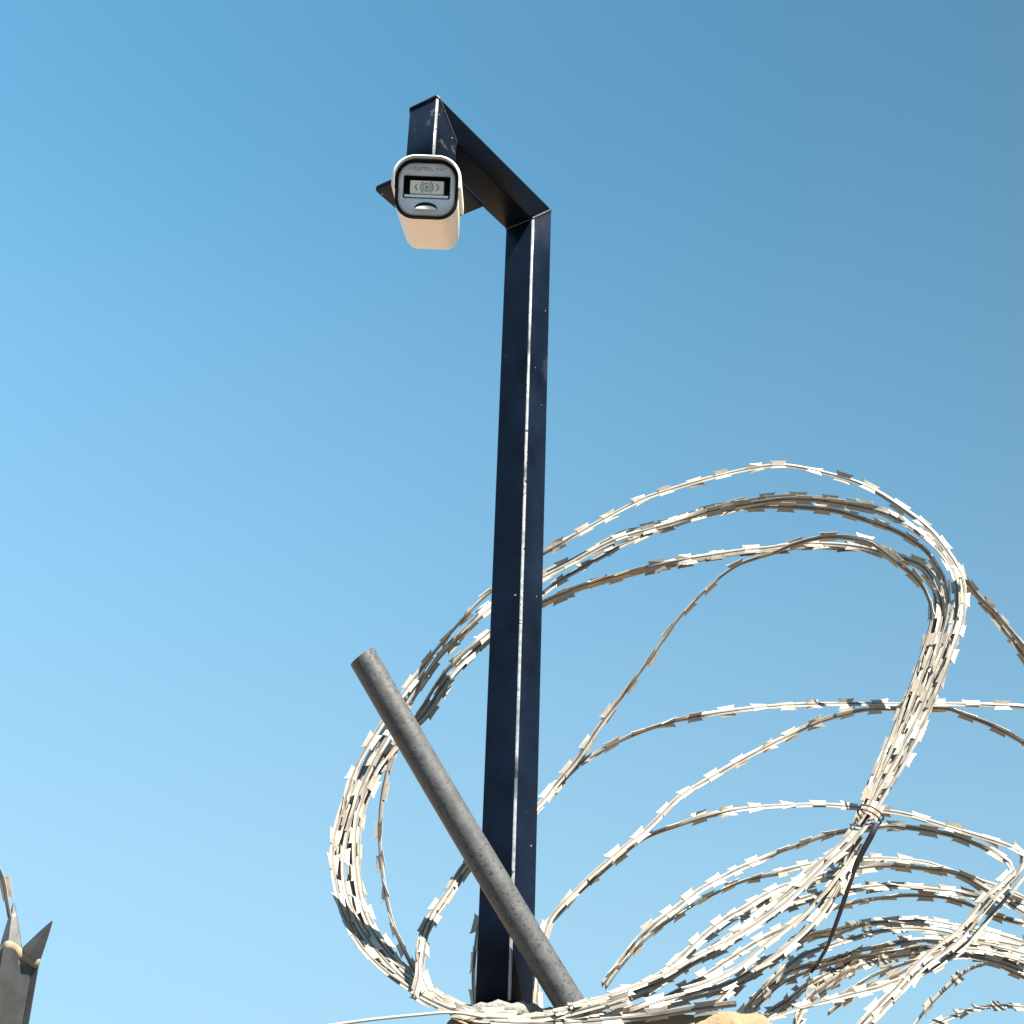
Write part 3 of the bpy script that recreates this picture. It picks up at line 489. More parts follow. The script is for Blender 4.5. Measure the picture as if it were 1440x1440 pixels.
  (0.3305,1.9,1.8273,0,-0.36,0.93),(0.3546,1.9592,1.8499,0.29,-0.5,0.81),(0.3994,2.0243,1.8795,0.84,-0.33,-0.43),(0.4345,2.0903,1.9066,0.83,-0.31,-0.47),
  (0.4774,2.1521,1.9316,0.48,-0.57,0.67),(0.5137,2.2111,1.9527,0.43,-0.57,0.71),(0.5583,2.2665,1.9742,0.66,-0.33,-0.68),(0.5992,2.3077,1.9886,0.46,-0.36,-0.81),
  (0.6511,2.3263,1.9998,0.25,-0.64,-0.73),(0.7035,2.33,2.0044,0.03,-0.93,0.37),(0.7497,2.33,2.0015,0.04,-0.9,0.42),(0.7977,2.33,1.9954,0.08,-0.94,0.33),
  (0.8531,2.33,1.9777,-0.21,-0.73,-0.65),
 ]),
 ('lean',0.052,0,[
  (0.3821,1.92,1.827,-0.61,-0.22,0.76),(0.4117,1.9871,1.8696,0.92,-0.39,-0.03),(0.4381,2.0484,1.8924,0.86,-0.33,-0.38),(0.4817,2.1084,1.9214,0.79,-0.34,-0.51),
  (0.5262,2.1697,1.9468,0.74,-0.3,-0.6),(0.5681,2.2282,1.9665,0.47,-0.65,0.6),(0.6213,2.2733,1.9838,0.48,-0.54,-0.69),(0.6814,2.2953,1.9936,0.19,-0.58,-0.79),
  (0.7396,2.3,1.992,0.07,-0.97,0.25),(0.7866,2.3,1.9839,0.09,-0.94,0.33),(0.8411,2.3,1.9653,0.1,-0.95,0.3),
 ]),
 ('lean',0.052,0.02,[
  (0.3202,1.85,1.8255,0.04,-0.61,0.79),(0.3844,1.8874,1.8507,0.1,-0.6,0.79),(0.4301,1.9195,1.865,0.15,-0.61,0.78),(0.4735,1.9469,1.8798,0.15,-0.64,0.76),
  (0.5146,1.9727,1.8928,0.12,-0.67,0.73),(0.5629,1.9973,1.9117,0.11,-0.7,0.71),(0.5976,2.0198,1.9265,0,-0.66,0.75),(0.6357,2.0409,1.95,-0.15,-0.62,0.77),
  (0.6711,2.0631,1.9752,-0.35,-0.56,0.75),(0.7161,2.086,2.0206,-0.42,-0.52,0.74),(0.7495,2.1076,2.0504,-0.39,-0.5,0.77),(0.7814,2.1283,2.0808,-0.45,-0.5,0.74),
  (0.821,2.15,2.122,-0.48,-0.5,0.72),
 ]),
 ('lean',0.052,0.01,[
  (0.4461,1.95,1.8659,0.79,-0.46,-0.41),(0.4726,1.9778,1.8867,0.77,-0.45,-0.46),(0.5052,2.0072,1.9084,0.7,-0.43,-0.58),(0.5437,2.038,1.9274,0.62,-0.4,-0.68),
  (0.583,2.0691,1.9431,0.58,-0.39,-0.71),(0.6233,2.1,1.9591,0.58,-0.39,-0.72),
 ]),
 ('lean',0.052,0.03,[
  (0.4382,1.96,1.8554,0.7,-0.49,-0.53),(0.4858,1.9933,1.8874,0.67,-0.46,-0.59),(0.5239,2.0217,1.9046,0.62,-0.42,-0.66),(0.5569,2.046,1.9205,0.66,-0.43,-0.62),
  (0.5881,2.0713,1.9378,0.61,-0.45,-0.65),(0.6388,2.1,1.9606,0.57,-0.45,-0.69),
 ]),
 ('lean',0.09,0.05,[
  (0.6106,2.2,1.8657,0.77,-0.57,-0.3),(0.6526,2.2351,1.9064,0.77,-0.56,-0.32),(0.688,2.2652,1.9373,0.75,-0.54,-0.38),(0.7185,2.2895,1.9608,0.72,-0.5,-0.48),
  (0.7453,2.3102,1.9754,0.58,-0.44,-0.68),(0.7813,2.3312,1.9874,0.47,-0.33,-0.82),(0.8068,2.36,1.9905,0.16,-0.48,-0.86),(0.8817,2.4,1.968,-0.01,-0.47,-0.88),
 ]),
 ('lean',0.052,0.01,[
  (0.6153,2.2,1.8609,0.05,-0.47,0.88),(0.6424,2.2289,1.875,0.08,-0.54,0.84),(0.6918,2.2636,1.8949,0.12,-0.58,0.81),(0.7441,2.3038,1.9139,0.3,-0.63,0.72),
  (0.7987,2.3491,1.9257,0.46,-0.72,0.52),(0.8766,2.4,1.9304,0.48,-0.77,0.43),
 ]),
 ('lean',0.052,0.01,[
  (0.676,2,2.5403,0.15,-0.57,-0.81),(0.7117,2.0331,2.5236,0.18,-0.57,-0.8),(0.7423,2.0658,2.5084,0.5,-0.72,-0.48),(0.7801,2.101,2.4939,0.57,-0.72,-0.4),
  (0.8212,2.1454,2.4775,0.54,-0.78,-0.33),(0.8865,2.2,2.4337,0.49,-0.82,-0.3),
 ]),
 ('lean',0.052,0.03,[
  (0.6919,2.02,2.5317,0.22,-0.52,-0.82),(0.7224,2.0515,2.5199,0.2,-0.57,-0.8),(0.7593,2.0864,2.5018,0.47,-0.76,-0.45),(0.7991,2.1248,2.4747,0.55,-0.72,-0.42),
  (0.835,2.1688,2.4611,0.54,-0.75,-0.37),(0.8911,2.22,2.4163,0.51,-0.81,-0.29),
 ]),
 ('pale',0.062,0.03,[
  (-0.6963,1.66,2.0457,-0.4,-0.63,-0.67),(-0.6401,1.669,2.0032,-0.45,-0.58,-0.68),(-0.6005,1.6765,1.9686,-0.5,-0.62,-0.6),(-0.5789,1.6822,1.9376,-0.57,-0.69,-0.45),
  (-0.572,1.6864,1.9166,-0.61,-0.72,-0.33),(-0.5649,1.69,1.8949,-0.61,-0.73,-0.32),
 ]),
 ('near',0.052,0.047,[
  (0.0686,1.714,1.8154,0.18,-0.73,0.66),(0.1192,1.7392,1.8296,0.11,-0.72,0.69),(0.1715,1.7632,1.8506,0.01,-0.69,0.72),(0.2125,1.785,1.8722,-0.07,-0.67,0.74),
  (0.2502,1.8049,1.8958,-0.13,-0.65,0.75),(0.289,1.8237,1.9198,-0.29,-0.66,0.69),(0.3573,1.8415,1.9745,-0.38,-0.65,0.66),(0.4093,1.8582,2.0233,-0.4,-0.63,0.67),
  (0.4724,1.8754,2.0753,-0.48,-0.58,0.66),(0.5121,1.8949,2.13,-0.59,-0.55,0.6),(0.558,1.917,2.198,-0.63,-0.56,0.54),(0.6036,1.9404,2.2824,0.62,-0.77,-0.11),
  (0.644,1.9625,2.3639,0.57,-0.82,-0.07),(0.6797,1.9814,2.4374,0.47,-0.88,0.05),(0.6915,1.9968,2.5044,0.24,-0.94,0.23),(0.678,2.0101,2.5584,-0.03,-0.97,0.24),
  (0.638,2.022,2.6023,-0.15,-0.97,0.17),(0.6092,2.0327,2.6291,-0.34,-0.94,0.06),(0.5849,2.0439,2.6465,-0.39,-0.77,-0.5),(0.5165,2.0565,2.6645,-0.24,-0.64,-0.73),
  (0.4469,2.0661,2.6719,-0.04,-0.64,-0.77),(0.377,2.0684,2.6612,0.17,-0.62,-0.77),(0.3121,2.0657,2.6418,0.28,-0.7,-0.66),(0.266,2.0619,2.6214,0.02,-0.99,0.1),
  (0.1953,2.0581,2.5952,-0.03,-0.98,0.21),(0.1504,2.0543,2.5727,-0.1,-0.95,0.28),(0.0939,2.0507,2.5352,-0.12,-0.95,0.29),(0.0504,2.0467,2.5072,-0.07,-0.96,0.26),
  (0.0098,2.0408,2.4776,-0.01,-0.97,0.25),(-0.028,2.0323,2.4475,0.09,-0.97,0.22),(-0.0509,2.0221,2.42,0.8,-0.27,-0.54),(-0.0793,2.0105,2.3819,0.82,-0.28,-0.49),
  (-0.1067,1.997,2.3416,0.86,-0.31,-0.41),(-0.1381,1.9818,2.2796,0.88,-0.33,-0.35),(-0.1624,1.9667,2.2296,-0.13,-0.93,0.34),(-0.1824,1.9525,2.1825,-0.28,-0.89,0.37),
  (-0.1979,1.9395,2.1373,-0.43,-0.82,0.37),(-0.2084,1.9275,2.0968,0.85,-0.52,-0),(-0.213,1.915,2.0613,0.84,-0.53,0.15),(-0.2126,1.8987,2.0175,0.78,-0.53,0.33),
  (-0.2009,1.8757,1.9705,0.64,-0.56,0.53),(-0.177,1.8467,1.9195,0.41,-0.62,0.67),(-0.1384,1.8142,1.8751,0.12,-0.69,0.72),(-0.0893,1.7814,1.8429,-0.1,-0.78,0.61),
  (-0.0381,1.7541,1.8153,-0.21,-0.87,0.45),(0.0202,1.7362,1.8071,-0.2,-0.87,0.45),(0.0854,1.7244,1.8133,-0.24,-0.83,0.5),(0.1502,1.714,1.8313,-0.28,-0.79,0.55),
 ]),
 ('near',0.052,0.037,[
  (0.0687,1.712,1.8016,0.18,-0.82,0.54),(0.1185,1.7282,1.8098,0.25,-0.9,0.36),(0.1543,1.743,1.819,0.44,-0.53,-0.73),(0.1901,1.7574,1.8315,0.19,-0.91,0.37),
  (0.2402,1.7719,1.8463,0.09,-0.83,0.55),(0.2767,1.7858,1.8592,0.02,-0.76,0.65),(0.3089,1.7996,1.8772,-0.15,-0.72,0.68),(0.3532,1.8149,1.9064,-0.29,-0.66,0.69),
  (0.397,1.8313,1.9452,-0.43,-0.61,0.67),(0.4323,1.848,1.9878,-0.57,-0.54,0.61),(0.4565,1.8671,2.0329,0.7,-0.7,-0.12),(0.4949,1.8905,2.1039,0.7,-0.7,-0.13),
  (0.5315,1.9173,2.1718,0.7,-0.7,-0.13),(0.5774,1.9458,2.2545,0.61,-0.79,-0.07),(0.6215,1.9734,2.3449,0.53,-0.85,-0),(0.6587,1.9961,2.4276,0.39,-0.91,0.12),
  (0.6698,2.0115,2.4814,0.04,-0.96,0.26),(0.6625,2.0217,2.5216,-0.85,-0.51,-0.12),(0.6492,2.0305,2.5433,-0.59,-0.68,-0.44),(0.6119,2.0402,2.5612,-0.44,-0.77,-0.46),
  (0.5765,2.0514,2.5775,-0.36,-0.83,-0.44),(0.5275,2.064,2.5847,-0.23,-0.97,0.03),(0.4731,2.0767,2.5898,-0.19,-0.97,0.13),(0.4169,2.0856,2.5842,-0.12,-0.97,0.23),
  (0.3617,2.0879,2.5781,-0.05,-0.96,0.27),(0.2802,2.0857,2.5588,-0.01,-0.99,0.17),(0.2165,2.0824,2.5399,0.26,-0.66,-0.7),(0.1365,2.0794,2.5119,0.31,-0.56,-0.77),
  (0.1047,2.0768,2.4985,0.42,-0.5,-0.76),(0.0521,2.0736,2.4695,0.49,-0.53,-0.7),(0.0114,2.0671,2.44,0.03,-0.97,0.22),(-0.0263,2.0562,2.4034,-0.08,-0.91,0.4),
  (-0.0543,2.0417,2.3688,-0.07,-0.91,0.41),(-0.0852,2.0249,2.3227,-0.1,-0.93,0.36),(-0.1151,2.0064,2.2609,0.03,-0.95,0.33),(-0.148,1.9873,2.2191,0.82,-0.29,-0.49),
  (-0.183,1.9684,2.1686,-0,-0.93,0.35),(-0.1996,1.9491,2.1178,0.73,-0.67,0.12),(-0.2042,1.9268,2.0645,0.74,-0.62,0.28),(-0.1967,1.8992,2.0013,0.71,-0.56,0.44),
  (-0.1753,1.8669,1.9409,0.53,-0.57,0.62),(-0.1365,1.8319,1.8872,0.28,-0.63,0.72),(-0.0815,1.7984,1.8443,0.05,-0.73,0.68),(-0.0344,1.7744,1.8183,-0.12,-0.8,0.59),
  (0.0204,1.762,1.8154,-0.17,-0.85,0.51),
 ]),
 ('near',0.052,0.047,[
  (0.0688,1.72,1.8146,0.18,-0.73,0.66),(0.1196,1.7452,1.8288,0.11,-0.72,0.69),(0.1721,1.7692,1.8498,0.01,-0.69,0.72),(0.2132,1.791,1.8715,-0.08,-0.67,0.74),
  (0.251,1.8108,1.8951,-0.13,-0.65,0.74),(0.2898,1.8296,1.9191,-0.29,-0.66,0.69),(0.3583,1.8472,1.9739,-0.38,-0.65,0.66),(0.4104,1.8639,2.0227,-0.39,-0.64,0.67),
  (0.4782,1.8812,2.0769,-0.47,-0.59,0.66),(0.5181,1.9008,2.1318,-0.59,-0.55,0.6),(0.5642,1.923,2.2001,-0.63,-0.56,0.54),(0.6101,1.9464,2.2847,0.62,-0.78,-0.11),
  (0.6507,1.9685,2.3664,0.57,-0.82,-0.07),(0.6866,1.9874,2.4401,0.47,-0.88,0.05),(0.6986,2.0027,2.5073,0.24,-0.94,0.23),(0.6851,2.0161,2.5615,-0.05,-0.97,0.23),
  (0.6397,2.0282,2.6028,-0.17,-0.98,0.15),(0.6109,2.039,2.6297,-0.34,-0.94,0.06),(0.5865,2.0501,2.6471,-0.39,-0.77,-0.51),(0.5179,2.0627,2.665,-0.24,-0.64,-0.74),
  (0.4481,2.0721,2.6724,-0.03,-0.64,-0.77),(0.3779,2.0744,2.6617,0.17,-0.62,-0.77),(0.3129,2.0717,2.6422,0.28,-0.7,-0.66),(0.2668,2.0679,2.6218,0.02,-0.99,0.1),
  (0.1958,2.0641,2.5955,-0.03,-0.98,0.21),(0.1509,2.0603,2.573,-0.1,-0.95,0.28),(0.0942,2.0567,2.5355,-0.12,-0.95,0.3),(0.0506,2.0527,2.5074,-0.07,-0.96,0.27),
  (0.0099,2.0468,2.4778,-0.01,-0.97,0.25),(-0.0279,2.0384,2.4476,0.09,-0.97,0.22),(-0.0509,2.0282,2.4201,0.8,-0.27,-0.54),(-0.0794,2.0166,2.3819,0.82,-0.28,-0.5),
  (-0.1069,2.0031,2.3416,0.86,-0.31,-0.41),(-0.1384,1.9879,2.2795,0.87,-0.32,-0.39),(-0.1675,1.9726,2.2313,-0.1,-0.94,0.34),(-0.1875,1.9585,2.1841,-0.27,-0.89,0.37),
  (-0.2029,1.9454,2.1388,-0.42,-0.83,0.37),(-0.2134,1.9334,2.0982,0.85,-0.52,-0),(-0.218,1.921,2.0626,0.84,-0.53,0.15),(-0.2175,1.9049,2.0187,0.78,-0.53,0.33),
  (-0.2058,1.8822,1.9717,0.64,-0.56,0.53),(-0.1817,1.8535,1.9205,0.41,-0.62,0.67),(-0.1429,1.8209,1.8759,0.12,-0.69,0.72),(-0.0895,1.7876,1.8421,-0.1,-0.79,0.61),
  (-0.0382,1.76,1.8144,-0.21,-0.87,0.45),(0.0203,1.7421,1.8063,-0.2,-0.87,0.46),(0.0858,1.7304,1.8125,-0.23,-0.83,0.51),(0.1507,1.72,1.8305,-0.28,-0.79,0.55),
 ]),
 ('near',0.052,0.037,[
  (0.069,1.718,1.8012,0.18,-0.82,0.54),(0.1189,1.7342,1.8093,0.25,-0.9,0.36),(0.1549,1.749,1.8186,0.44,-0.53,-0.73),(0.1907,1.7634,1.8311,0.18,-0.91,0.38),
  (0.241,1.7779,1.8459,0.09,-0.82,0.56),(0.2776,1.7918,1.8589,0.01,-0.76,0.65),(0.3099,1.8056,1.8769,-0.15,-0.71,0.68),(0.3543,1.8209,1.9061,-0.29,-0.66,0.69),
  (0.3982,1.8373,1.945,-0.43,-0.61,0.67),(0.4336,1.854,1.9877,-0.57,-0.55,0.61),(0.4578,1.8729,2.0328,0.7,-0.72,-0.05),(0.4848,1.8961,2.1049,0.7,-0.71,-0.06),
  (0.5211,1.9228,2.173,0.7,-0.7,-0.12),(0.5668,1.9514,2.256,0.61,-0.79,-0.06),(0.6107,1.9792,2.3466,0.53,-0.85,0),(0.6476,2.0022,2.4296,0.36,-0.92,0.13),
  (0.6587,2.0179,2.4837,-0.94,-0.32,0.13),(0.6513,2.0285,2.5242,-0.87,-0.48,-0.14),(0.638,2.0376,2.5461,-0.59,-0.69,-0.42),(0.6005,2.0475,2.5641,-0.43,-0.78,-0.45),
  (0.5647,2.0582,2.5802,-0.31,-0.95,-0.02),(0.5289,2.0701,2.5856,-0.25,-0.97,0.03),(0.4743,2.0823,2.5906,-0.19,-0.97,0.14),(0.418,2.0914,2.585,-0.12,-0.97,0.23),
  (0.3626,2.0939,2.579,-0.05,-0.96,0.27),(0.281,2.0917,2.5597,-0,-0.99,0.15),(0.2171,2.0884,2.5407,0.26,-0.65,-0.71),(0.1369,2.0854,2.5127,0.31,-0.56,-0.77),
  (0.1051,2.0828,2.4992,0.42,-0.5,-0.76),(0.0523,2.0795,2.4702,0.48,-0.55,-0.68),(0.0114,2.073,2.4406,0.01,-0.97,0.25),(-0.0263,2.0618,2.4038,-0.07,-0.91,0.4),
  (-0.0544,2.047,2.3691,-0.06,-0.91,0.41),(-0.0854,2.0298,2.3228,-0.09,-0.93,0.36),(-0.1153,2.0111,2.2608,0.04,-0.95,0.32),(-0.1483,1.9924,2.2191,0.86,-0.3,-0.41),
  (-0.1714,1.9743,2.1707,-0.06,-0.93,0.37),(-0.1884,1.9553,2.1198,0.73,-0.67,0.11),(-0.1932,1.9327,2.0663,0.74,-0.61,0.28),(-0.1859,1.9044,2.0028,0.71,-0.55,0.44),
  (-0.1648,1.8715,1.9421,0.53,-0.58,0.62),(-0.1262,1.8367,1.8883,0.33,-0.63,0.71),(-0.0816,1.804,1.8438,0.09,-0.72,0.69),(-0.0344,1.7805,1.8178,-0.12,-0.8,0.59),
  (0.0205,1.768,1.8149,-0.17,-0.85,0.51),
 ]),
 ('lean',0.052,0.047,[
  (0.139,1.78,1.8396,0.21,-0.57,0.79),(0.177,1.8193,1.8577,0.19,-0.56,0.8),(0.2118,1.8623,1.8803,-0.02,-0.6,0.8),(0.2594,1.9084,1.926,-0.06,-0.65,0.76),
  (0.3053,1.9519,1.9635,0.1,-0.62,0.78),(0.3317,1.9928,1.9832,0.15,-0.68,0.72),(0.3956,2.036,2.024,0.26,-0.77,0.58),(0.4486,2.0813,2.0492,0.39,-0.76,0.52),
  (0.5043,2.1251,2.0717,0.31,-0.82,0.48),(0.5784,2.1595,2.0976,0.35,-0.53,-0.77),(0.6436,2.1764,2.0992,0.07,-0.58,-0.81),(0.7005,2.18,2.0933,-0.18,-0.73,-0.66),
  (0.7484,2.18,2.0671,0.08,-0.99,0.13),(0.8032,2.18,2.032,0.16,-0.96,0.24),
 ]),
 ('lean',0.052,0.027,[
  (0.1569,1.79,1.8399,0.13,-0.5,0.86),(0.1967,1.8406,1.863,0.07,-0.5,0.86),(0.2445,1.8982,1.8963,-0.01,-0.54,0.84),(0.3082,1.9634,1.9433,0.04,-0.61,0.79),
  (0.3774,2.0282,1.9904,0.21,-0.69,0.69),(0.4403,2.0838,2.024,0.36,-0.71,0.61),(0.4872,2.1288,2.0427,0.36,-0.69,0.63),(0.5342,2.1667,2.0614,0.29,-0.73,0.62),
  (0.585,2.1944,2.0731,0.21,-0.78,0.58),(0.6422,2.2074,2.0766,0.11,-0.84,0.54),(0.6985,2.21,2.0737,0.06,-0.93,0.37),(0.7339,2.21,2.0673,-0.08,-0.8,-0.59),
  (0.7857,2.21,2.0615,-0.11,-0.82,-0.57),(0.8266,2.21,2.049,0.1,-0.94,0.33),
 ]),
 ('lean',0.052,0.037,[
  (0.2491,1.88,1.8131,-0.02,-0.53,0.85),(0.2926,1.9541,1.8605,-0.04,-0.54,0.84),(0.354,2.0279,1.913,0,-0.56,0.83),(0.4168,2.094,1.9552,0.77,-0.36,-0.53),
  (0.458,2.1485,1.9827,0.65,-0.31,-0.69),(0.5137,2.1955,2.001,0.59,-0.32,-0.74),(0.5548,2.2361,2.0212,0.58,-0.38,-0.72),(0.599,2.2646,2.0332,0.26,-0.88,0.39),
  (0.6654,2.2774,2.04,0.11,-0.84,0.53),(0.6962,2.28,2.0382,0.09,-0.83,0.54),(0.7544,2.28,2.0292,0.08,-0.88,0.46),(0.7883,2.28,2.0228,0.09,-0.92,0.38),
  (0.8399,2.28,2.0083,0.07,-0.96,0.26),
 ]),
 ('lean',0.052,0.057,[
  (0.3029,1.91,1.8199,0.91,-0.4,-0.15),(0.3323,1.9645,1.8542,0.91,-0.37,-0.2),(0.3577,2.0136,1.8777,0.88,-0.35,-0.32),(0.3873,2.0585,1.9025,0.85,-0.36,-0.38),
  (0.4165,2.1007,1.9259,0.78,-0.32,-0.53),(0.4465,2.1403,1.9397,0.63,-0.28,-0.72),(0.48,2.1784,1.9517,0.62,-0.26,-0.74),(0.5088,2.2194,1.9642,0.7,-0.31,-0.65),
  (0.5513,2.2657,1.9866,0.6,-0.35,-0.72),(0.6067,2.3057,2.0037,0.51,-0.52,-0.69),(0.6525,2.3258,2.0162,0.18,-0.9,0.39),(0.6904,2.33,2.0204,0.03,-0.91,0.41),
  (0.7391,2.33,2.0188,0.02,-0.9,0.44),(0.7877,2.33,2.016,0.07,-0.91,0.41),(0.856,2.33,1.9996,0.11,-0.87,0.47),
 ]),
 ('lean',0.052,0.052,[
  (0.3355,1.93,1.8266,-0,-0.36,0.93),(0.3597,1.9886,1.8491,0.29,-0.51,0.81),(0.4048,2.053,1.8788,0.84,-0.33,-0.43),(0.44,2.1183,1.9058,0.82,-0.32,-0.47),
  (0.4831,2.1797,1.9308,0.48,-0.57,0.67),(0.5199,2.2392,1.952,0.36,-0.56,0.75),(0.5655,2.2958,1.9791,0.68,-0.33,-0.65),(0.607,2.3376,1.9936,0.46,-0.36,-0.81),
  (0.6595,2.3564,2.005,0.25,-0.65,-0.72),(0.7126,2.36,2.0096,0.03,-0.93,0.37),(0.7594,2.36,2.0067,0.04,-0.9,0.43),(0.808,2.36,2.0005,0.08,-0.94,0.33),
  (0.864,2.36,1.9825,-0.21,-0.73,-0.65),
 ]),
 ('lean',0.052,0.027,[
  (0.3877,1.95,1.8244,-0.61,-0.22,0.76),(0.4173,2.0158,1.867,0.92,-0.39,-0.03),(0.4436,2.0764,1.8897,0.86,-0.34,-0.38),(0.4877,2.1371,1.9188,0.82,-0.37,-0.45),
  (0.5335,2.1999,1.9517,0.45,-0.61,0.65),(0.576,2.2591,1.9716,0.46,-0.65,0.6),(0.6296,2.3038,1.989,0.48,-0.53,-0.7),(0.6904,2.3254,1.9988,0.18,-0.59,-0.79),
  (0.7492,2.33,1.9971,0.07,-0.96,0.26),(0.7969,2.33,1.9889,0.09,-0.94,0.33),(0.852,2.33,1.97,0.1,-0.95,0.3),
 ]),
]

def barb_mesh(name, bend, curl):
    o = [(-14, 8.8), (-9, 8.0), (9, 8.0), (14, 8.8), (11.4, 4.2), (10.6, 2.2), (10.6, -2.2), (11.4, -4.2), (14, -8.8), (9, -8.0), (-9, -8.0), (-14, -8.8), (-11.4, -4.2), (-10.6, -2.2), (-10.6, 2.2), (-11.4, 4.2)]
    def P(u, v, s): return Vector((u*1e-3, v*1e-3, 1e-3*(s*.35+bend*(abs(v)/9.0)**2*2.2+curl*(u/14)*(v/9.6)*2.0)))
    V = [P(u, v, 1) for u, v in o]+[P(u, v, -1) for u, v in o]
    top = [(0, 1, 14, 15), (1, 2, 5, 14), (2, 3, 4, 5), (5, 6, 13, 14), (6, 7, 8, 9), (6, 9, 10, 13), (10, 11, 12, 13)]
    n = len(o); Fc = [tuple(reversed(f)) for f in top]+[tuple(i+n for i in f) for f in top]+[(i, (i+1) % n, n+(i+1) % n, n+i) for i in range(n)]
    me = bpy.data.meshes.new(name); me.from_pydata(V, [], Fc); me.materials.append(M['galv_barb'])
    bm = bmesh.new(); bm.from_mesh(me); bmesh.ops.recalc_face_normals(bm, faces=bm.faces); bm.to_mesh(me); bm.free(); return me
BARBS = [barb_mesh('barb', *q) for q in ((1, .2), (-.8, -.3), (.3, .8), (-.2, -.9), (1.3, 0), (.6, 1.7), (-1.6, -.4))]

coils = dict(
    near=tag(empty('razor_wire_coil', (.3, 1.80, 1.83)), 'razor wire turns tied by a rusty clip into one big hoop behind the pole', 'razor wire', 'razor wire on the pillar and wall'),
    lean=tag(empty('razor_wire_coil', (.5, 2.0, 1.72)), 'loose razor wire turns fanning over to the right, inside and behind the tied hoop', 'razor wire', 'razor wire on the pillar and wall'),
    pale=tag(empty('razor_wire_end', (-.56, 1.69, 1.86)), 'short dark end of barbed tape beside the steel fence pale', 'razor wire'))
budget = []                                          # barbs: nearest 300 of each coil stay single
rw = random.Random(11)
for ci, (th, pitch, ph, pts) in enumerate(STRANDS):
    root = coils[th]; off = Vector(root.location)
    P = [Vector(p[:3]) for p in pts]; Nn = [Vector(p[3:]) for p in pts]
    sm = catmull(P, .009)
    # tape, crimped round its core wire
    rings, fr, dist = [], [], [0.]
    for i, (u, p) in enumerate(sm):
        k = min(int(u), len(P)-2); n = Nn[k].lerp(Nn[k+1], u-k)
        t = sm[min(i+1, len(sm)-1)][1]-sm[max(i-1, 0)][1]
        if i: dist.append(dist[-1]+(p-sm[i-1][1]).length)
        tw = .35*noise.noise(Vector((dist[-1]*7, ci*3.3, .5)))
        t, n, b = frame(t, n); n, b = n*math.cos(tw)+b*math.sin(tw), b*math.cos(tw)-n*math.sin(tw)
        jig = Vector((noise.noise(Vector((dist[-1]*9, ci, 1))), noise.noise(Vector((dist[-1]*9, ci, 2))), noise.noise(Vector((dist[-1]*9, ci, 3)))))*.0016
        q = p+jig; fr.append((q, t, n, b))
        # cross-section: two thin flanges folded round the core wire
        rings.append([q-off+b*(u*1e-3)+n*(v*1e-3) for u, v in ((4.4, -.5), (4.4, .1), (1.7, 1.0), (1.2, -.2), (-1.2, -.2), (-1.7, 1.0), (-4.4, .1), (-4.4, -.5), (-1.7, -1.0), (1.7, -1.0))])
    V, Fc = loft(rings)
    strand = mesh('strand', V, Fc, M['galv'], root, sharp=30)
    mesh('core_wire', *tube([f[0]-off+f[2]*.0004 for f in fr], .00155, 6, fr[0][2]), M['core'], strand)
    s = ph+.012
    while s < dist[-1]-.01:
        i = next(k for k in range(len(dist)) if dist[k] >= s); q, t, n, b = fr[i]
        a = rw.gauss(0, .26); n2, b2 = n*math.cos(a)+b*math.sin(a), b*math.cos(a)-n*math.sin(a)
        sc = rw.uniform(.92, 1.08); q = q-off+n2*.0006
        mtx = Matrix(((t.x*sc, b2.x*sc, n2.x*sc, q.x), (t.y*sc, b2.y*sc, n2.y*sc, q.y), (t.z*sc, b2.z*sc, n2.z*sc, q.z), (0, 0, 0, 1)))
        budget.append((th, (q+off-Vector((0, 0, 1.6))).length, strand, mtx, rw.choice(BARBS)))
        s += pitch*rw.uniform(.92, 1.08)
for th, root in coils.items():
    mine = sorted([b for b in budget if b[0] == th], key=lambda b: b[1])
    for _, _, strand, mtx, me in mine[:300]:
        o = bpy.data.objects.new('barb', me); COL.objects.link(o); o.parent = strand; o.matrix_local = mtx
    rest = mine[300:]
    if rest:
        parts = [([mtx @ v.co for v in me.vertices], [tuple(p.vertices) for p in me.polygons]) for _, _, _, mtx, me in rest]
        o = mesh('barbs', *join(parts), M['galv_barb'], root, smooth=False); o['kind'] = 'stuff'

# rusty clip round the tied turns
near = coils['near']; off = Vector(near.location)
cc = Vector((.4885, 1.858, 2.0945))
# bundle direction just there
td = Vector((.052, .02, .075)).normalized(); t_, n_, b_ = frame(td, Vector((-.2, -1, -.4)))
loops = []
for s0 in (-.004, .004):
    loops.append(tube([cc-off+b_*(.0165*math.cos(a))+n_*(.0125*math.sin(a))+t_*(s0+.0015*math.cos(a)) for a in [2*math.pi*k/28 for k in range(29)]], .0013, 8, t_))
mesh('clip', *join(loops), M['rust'], near, sharp=40)

def plain_wire(name, pts, r, m, label, cat):
    root_p = pts[0]; P = [q for _, q in catmull(pts, .012)]
    V, Fc = tube(P, r if not isinstance(r, tuple) else [r[0]+(r[1]-r[0])*i/(len(P)-1) for i in range(len(P))], 8)
    o = mesh(name, [v-root_p for v in V], Fc, m); o.location = root_p; return tag(o, label, cat)
plain_wire('binding_wire', [Vector((0.4936,1.85,2.0811)),Vector((0.4868,1.8538,2.0667)),Vector((0.4753,1.8592,2.0471)),Vector((0.4648,1.8645,2.0275)),Vector((0.4561,1.8705,2.0046)),Vector((0.4474,1.8769,1.98)),Vector((0.4387,1.8828,1.9573)),Vector((0.4255,1.8912,1.926)),Vector((0.4134,1.8967,1.907)),Vector((0.4052,1.9,1.8966))], (.0040,.0020), M['dark_wire'], 'dark rusty binding wire hanging from the tied hoop down to the loops below', 'wire')
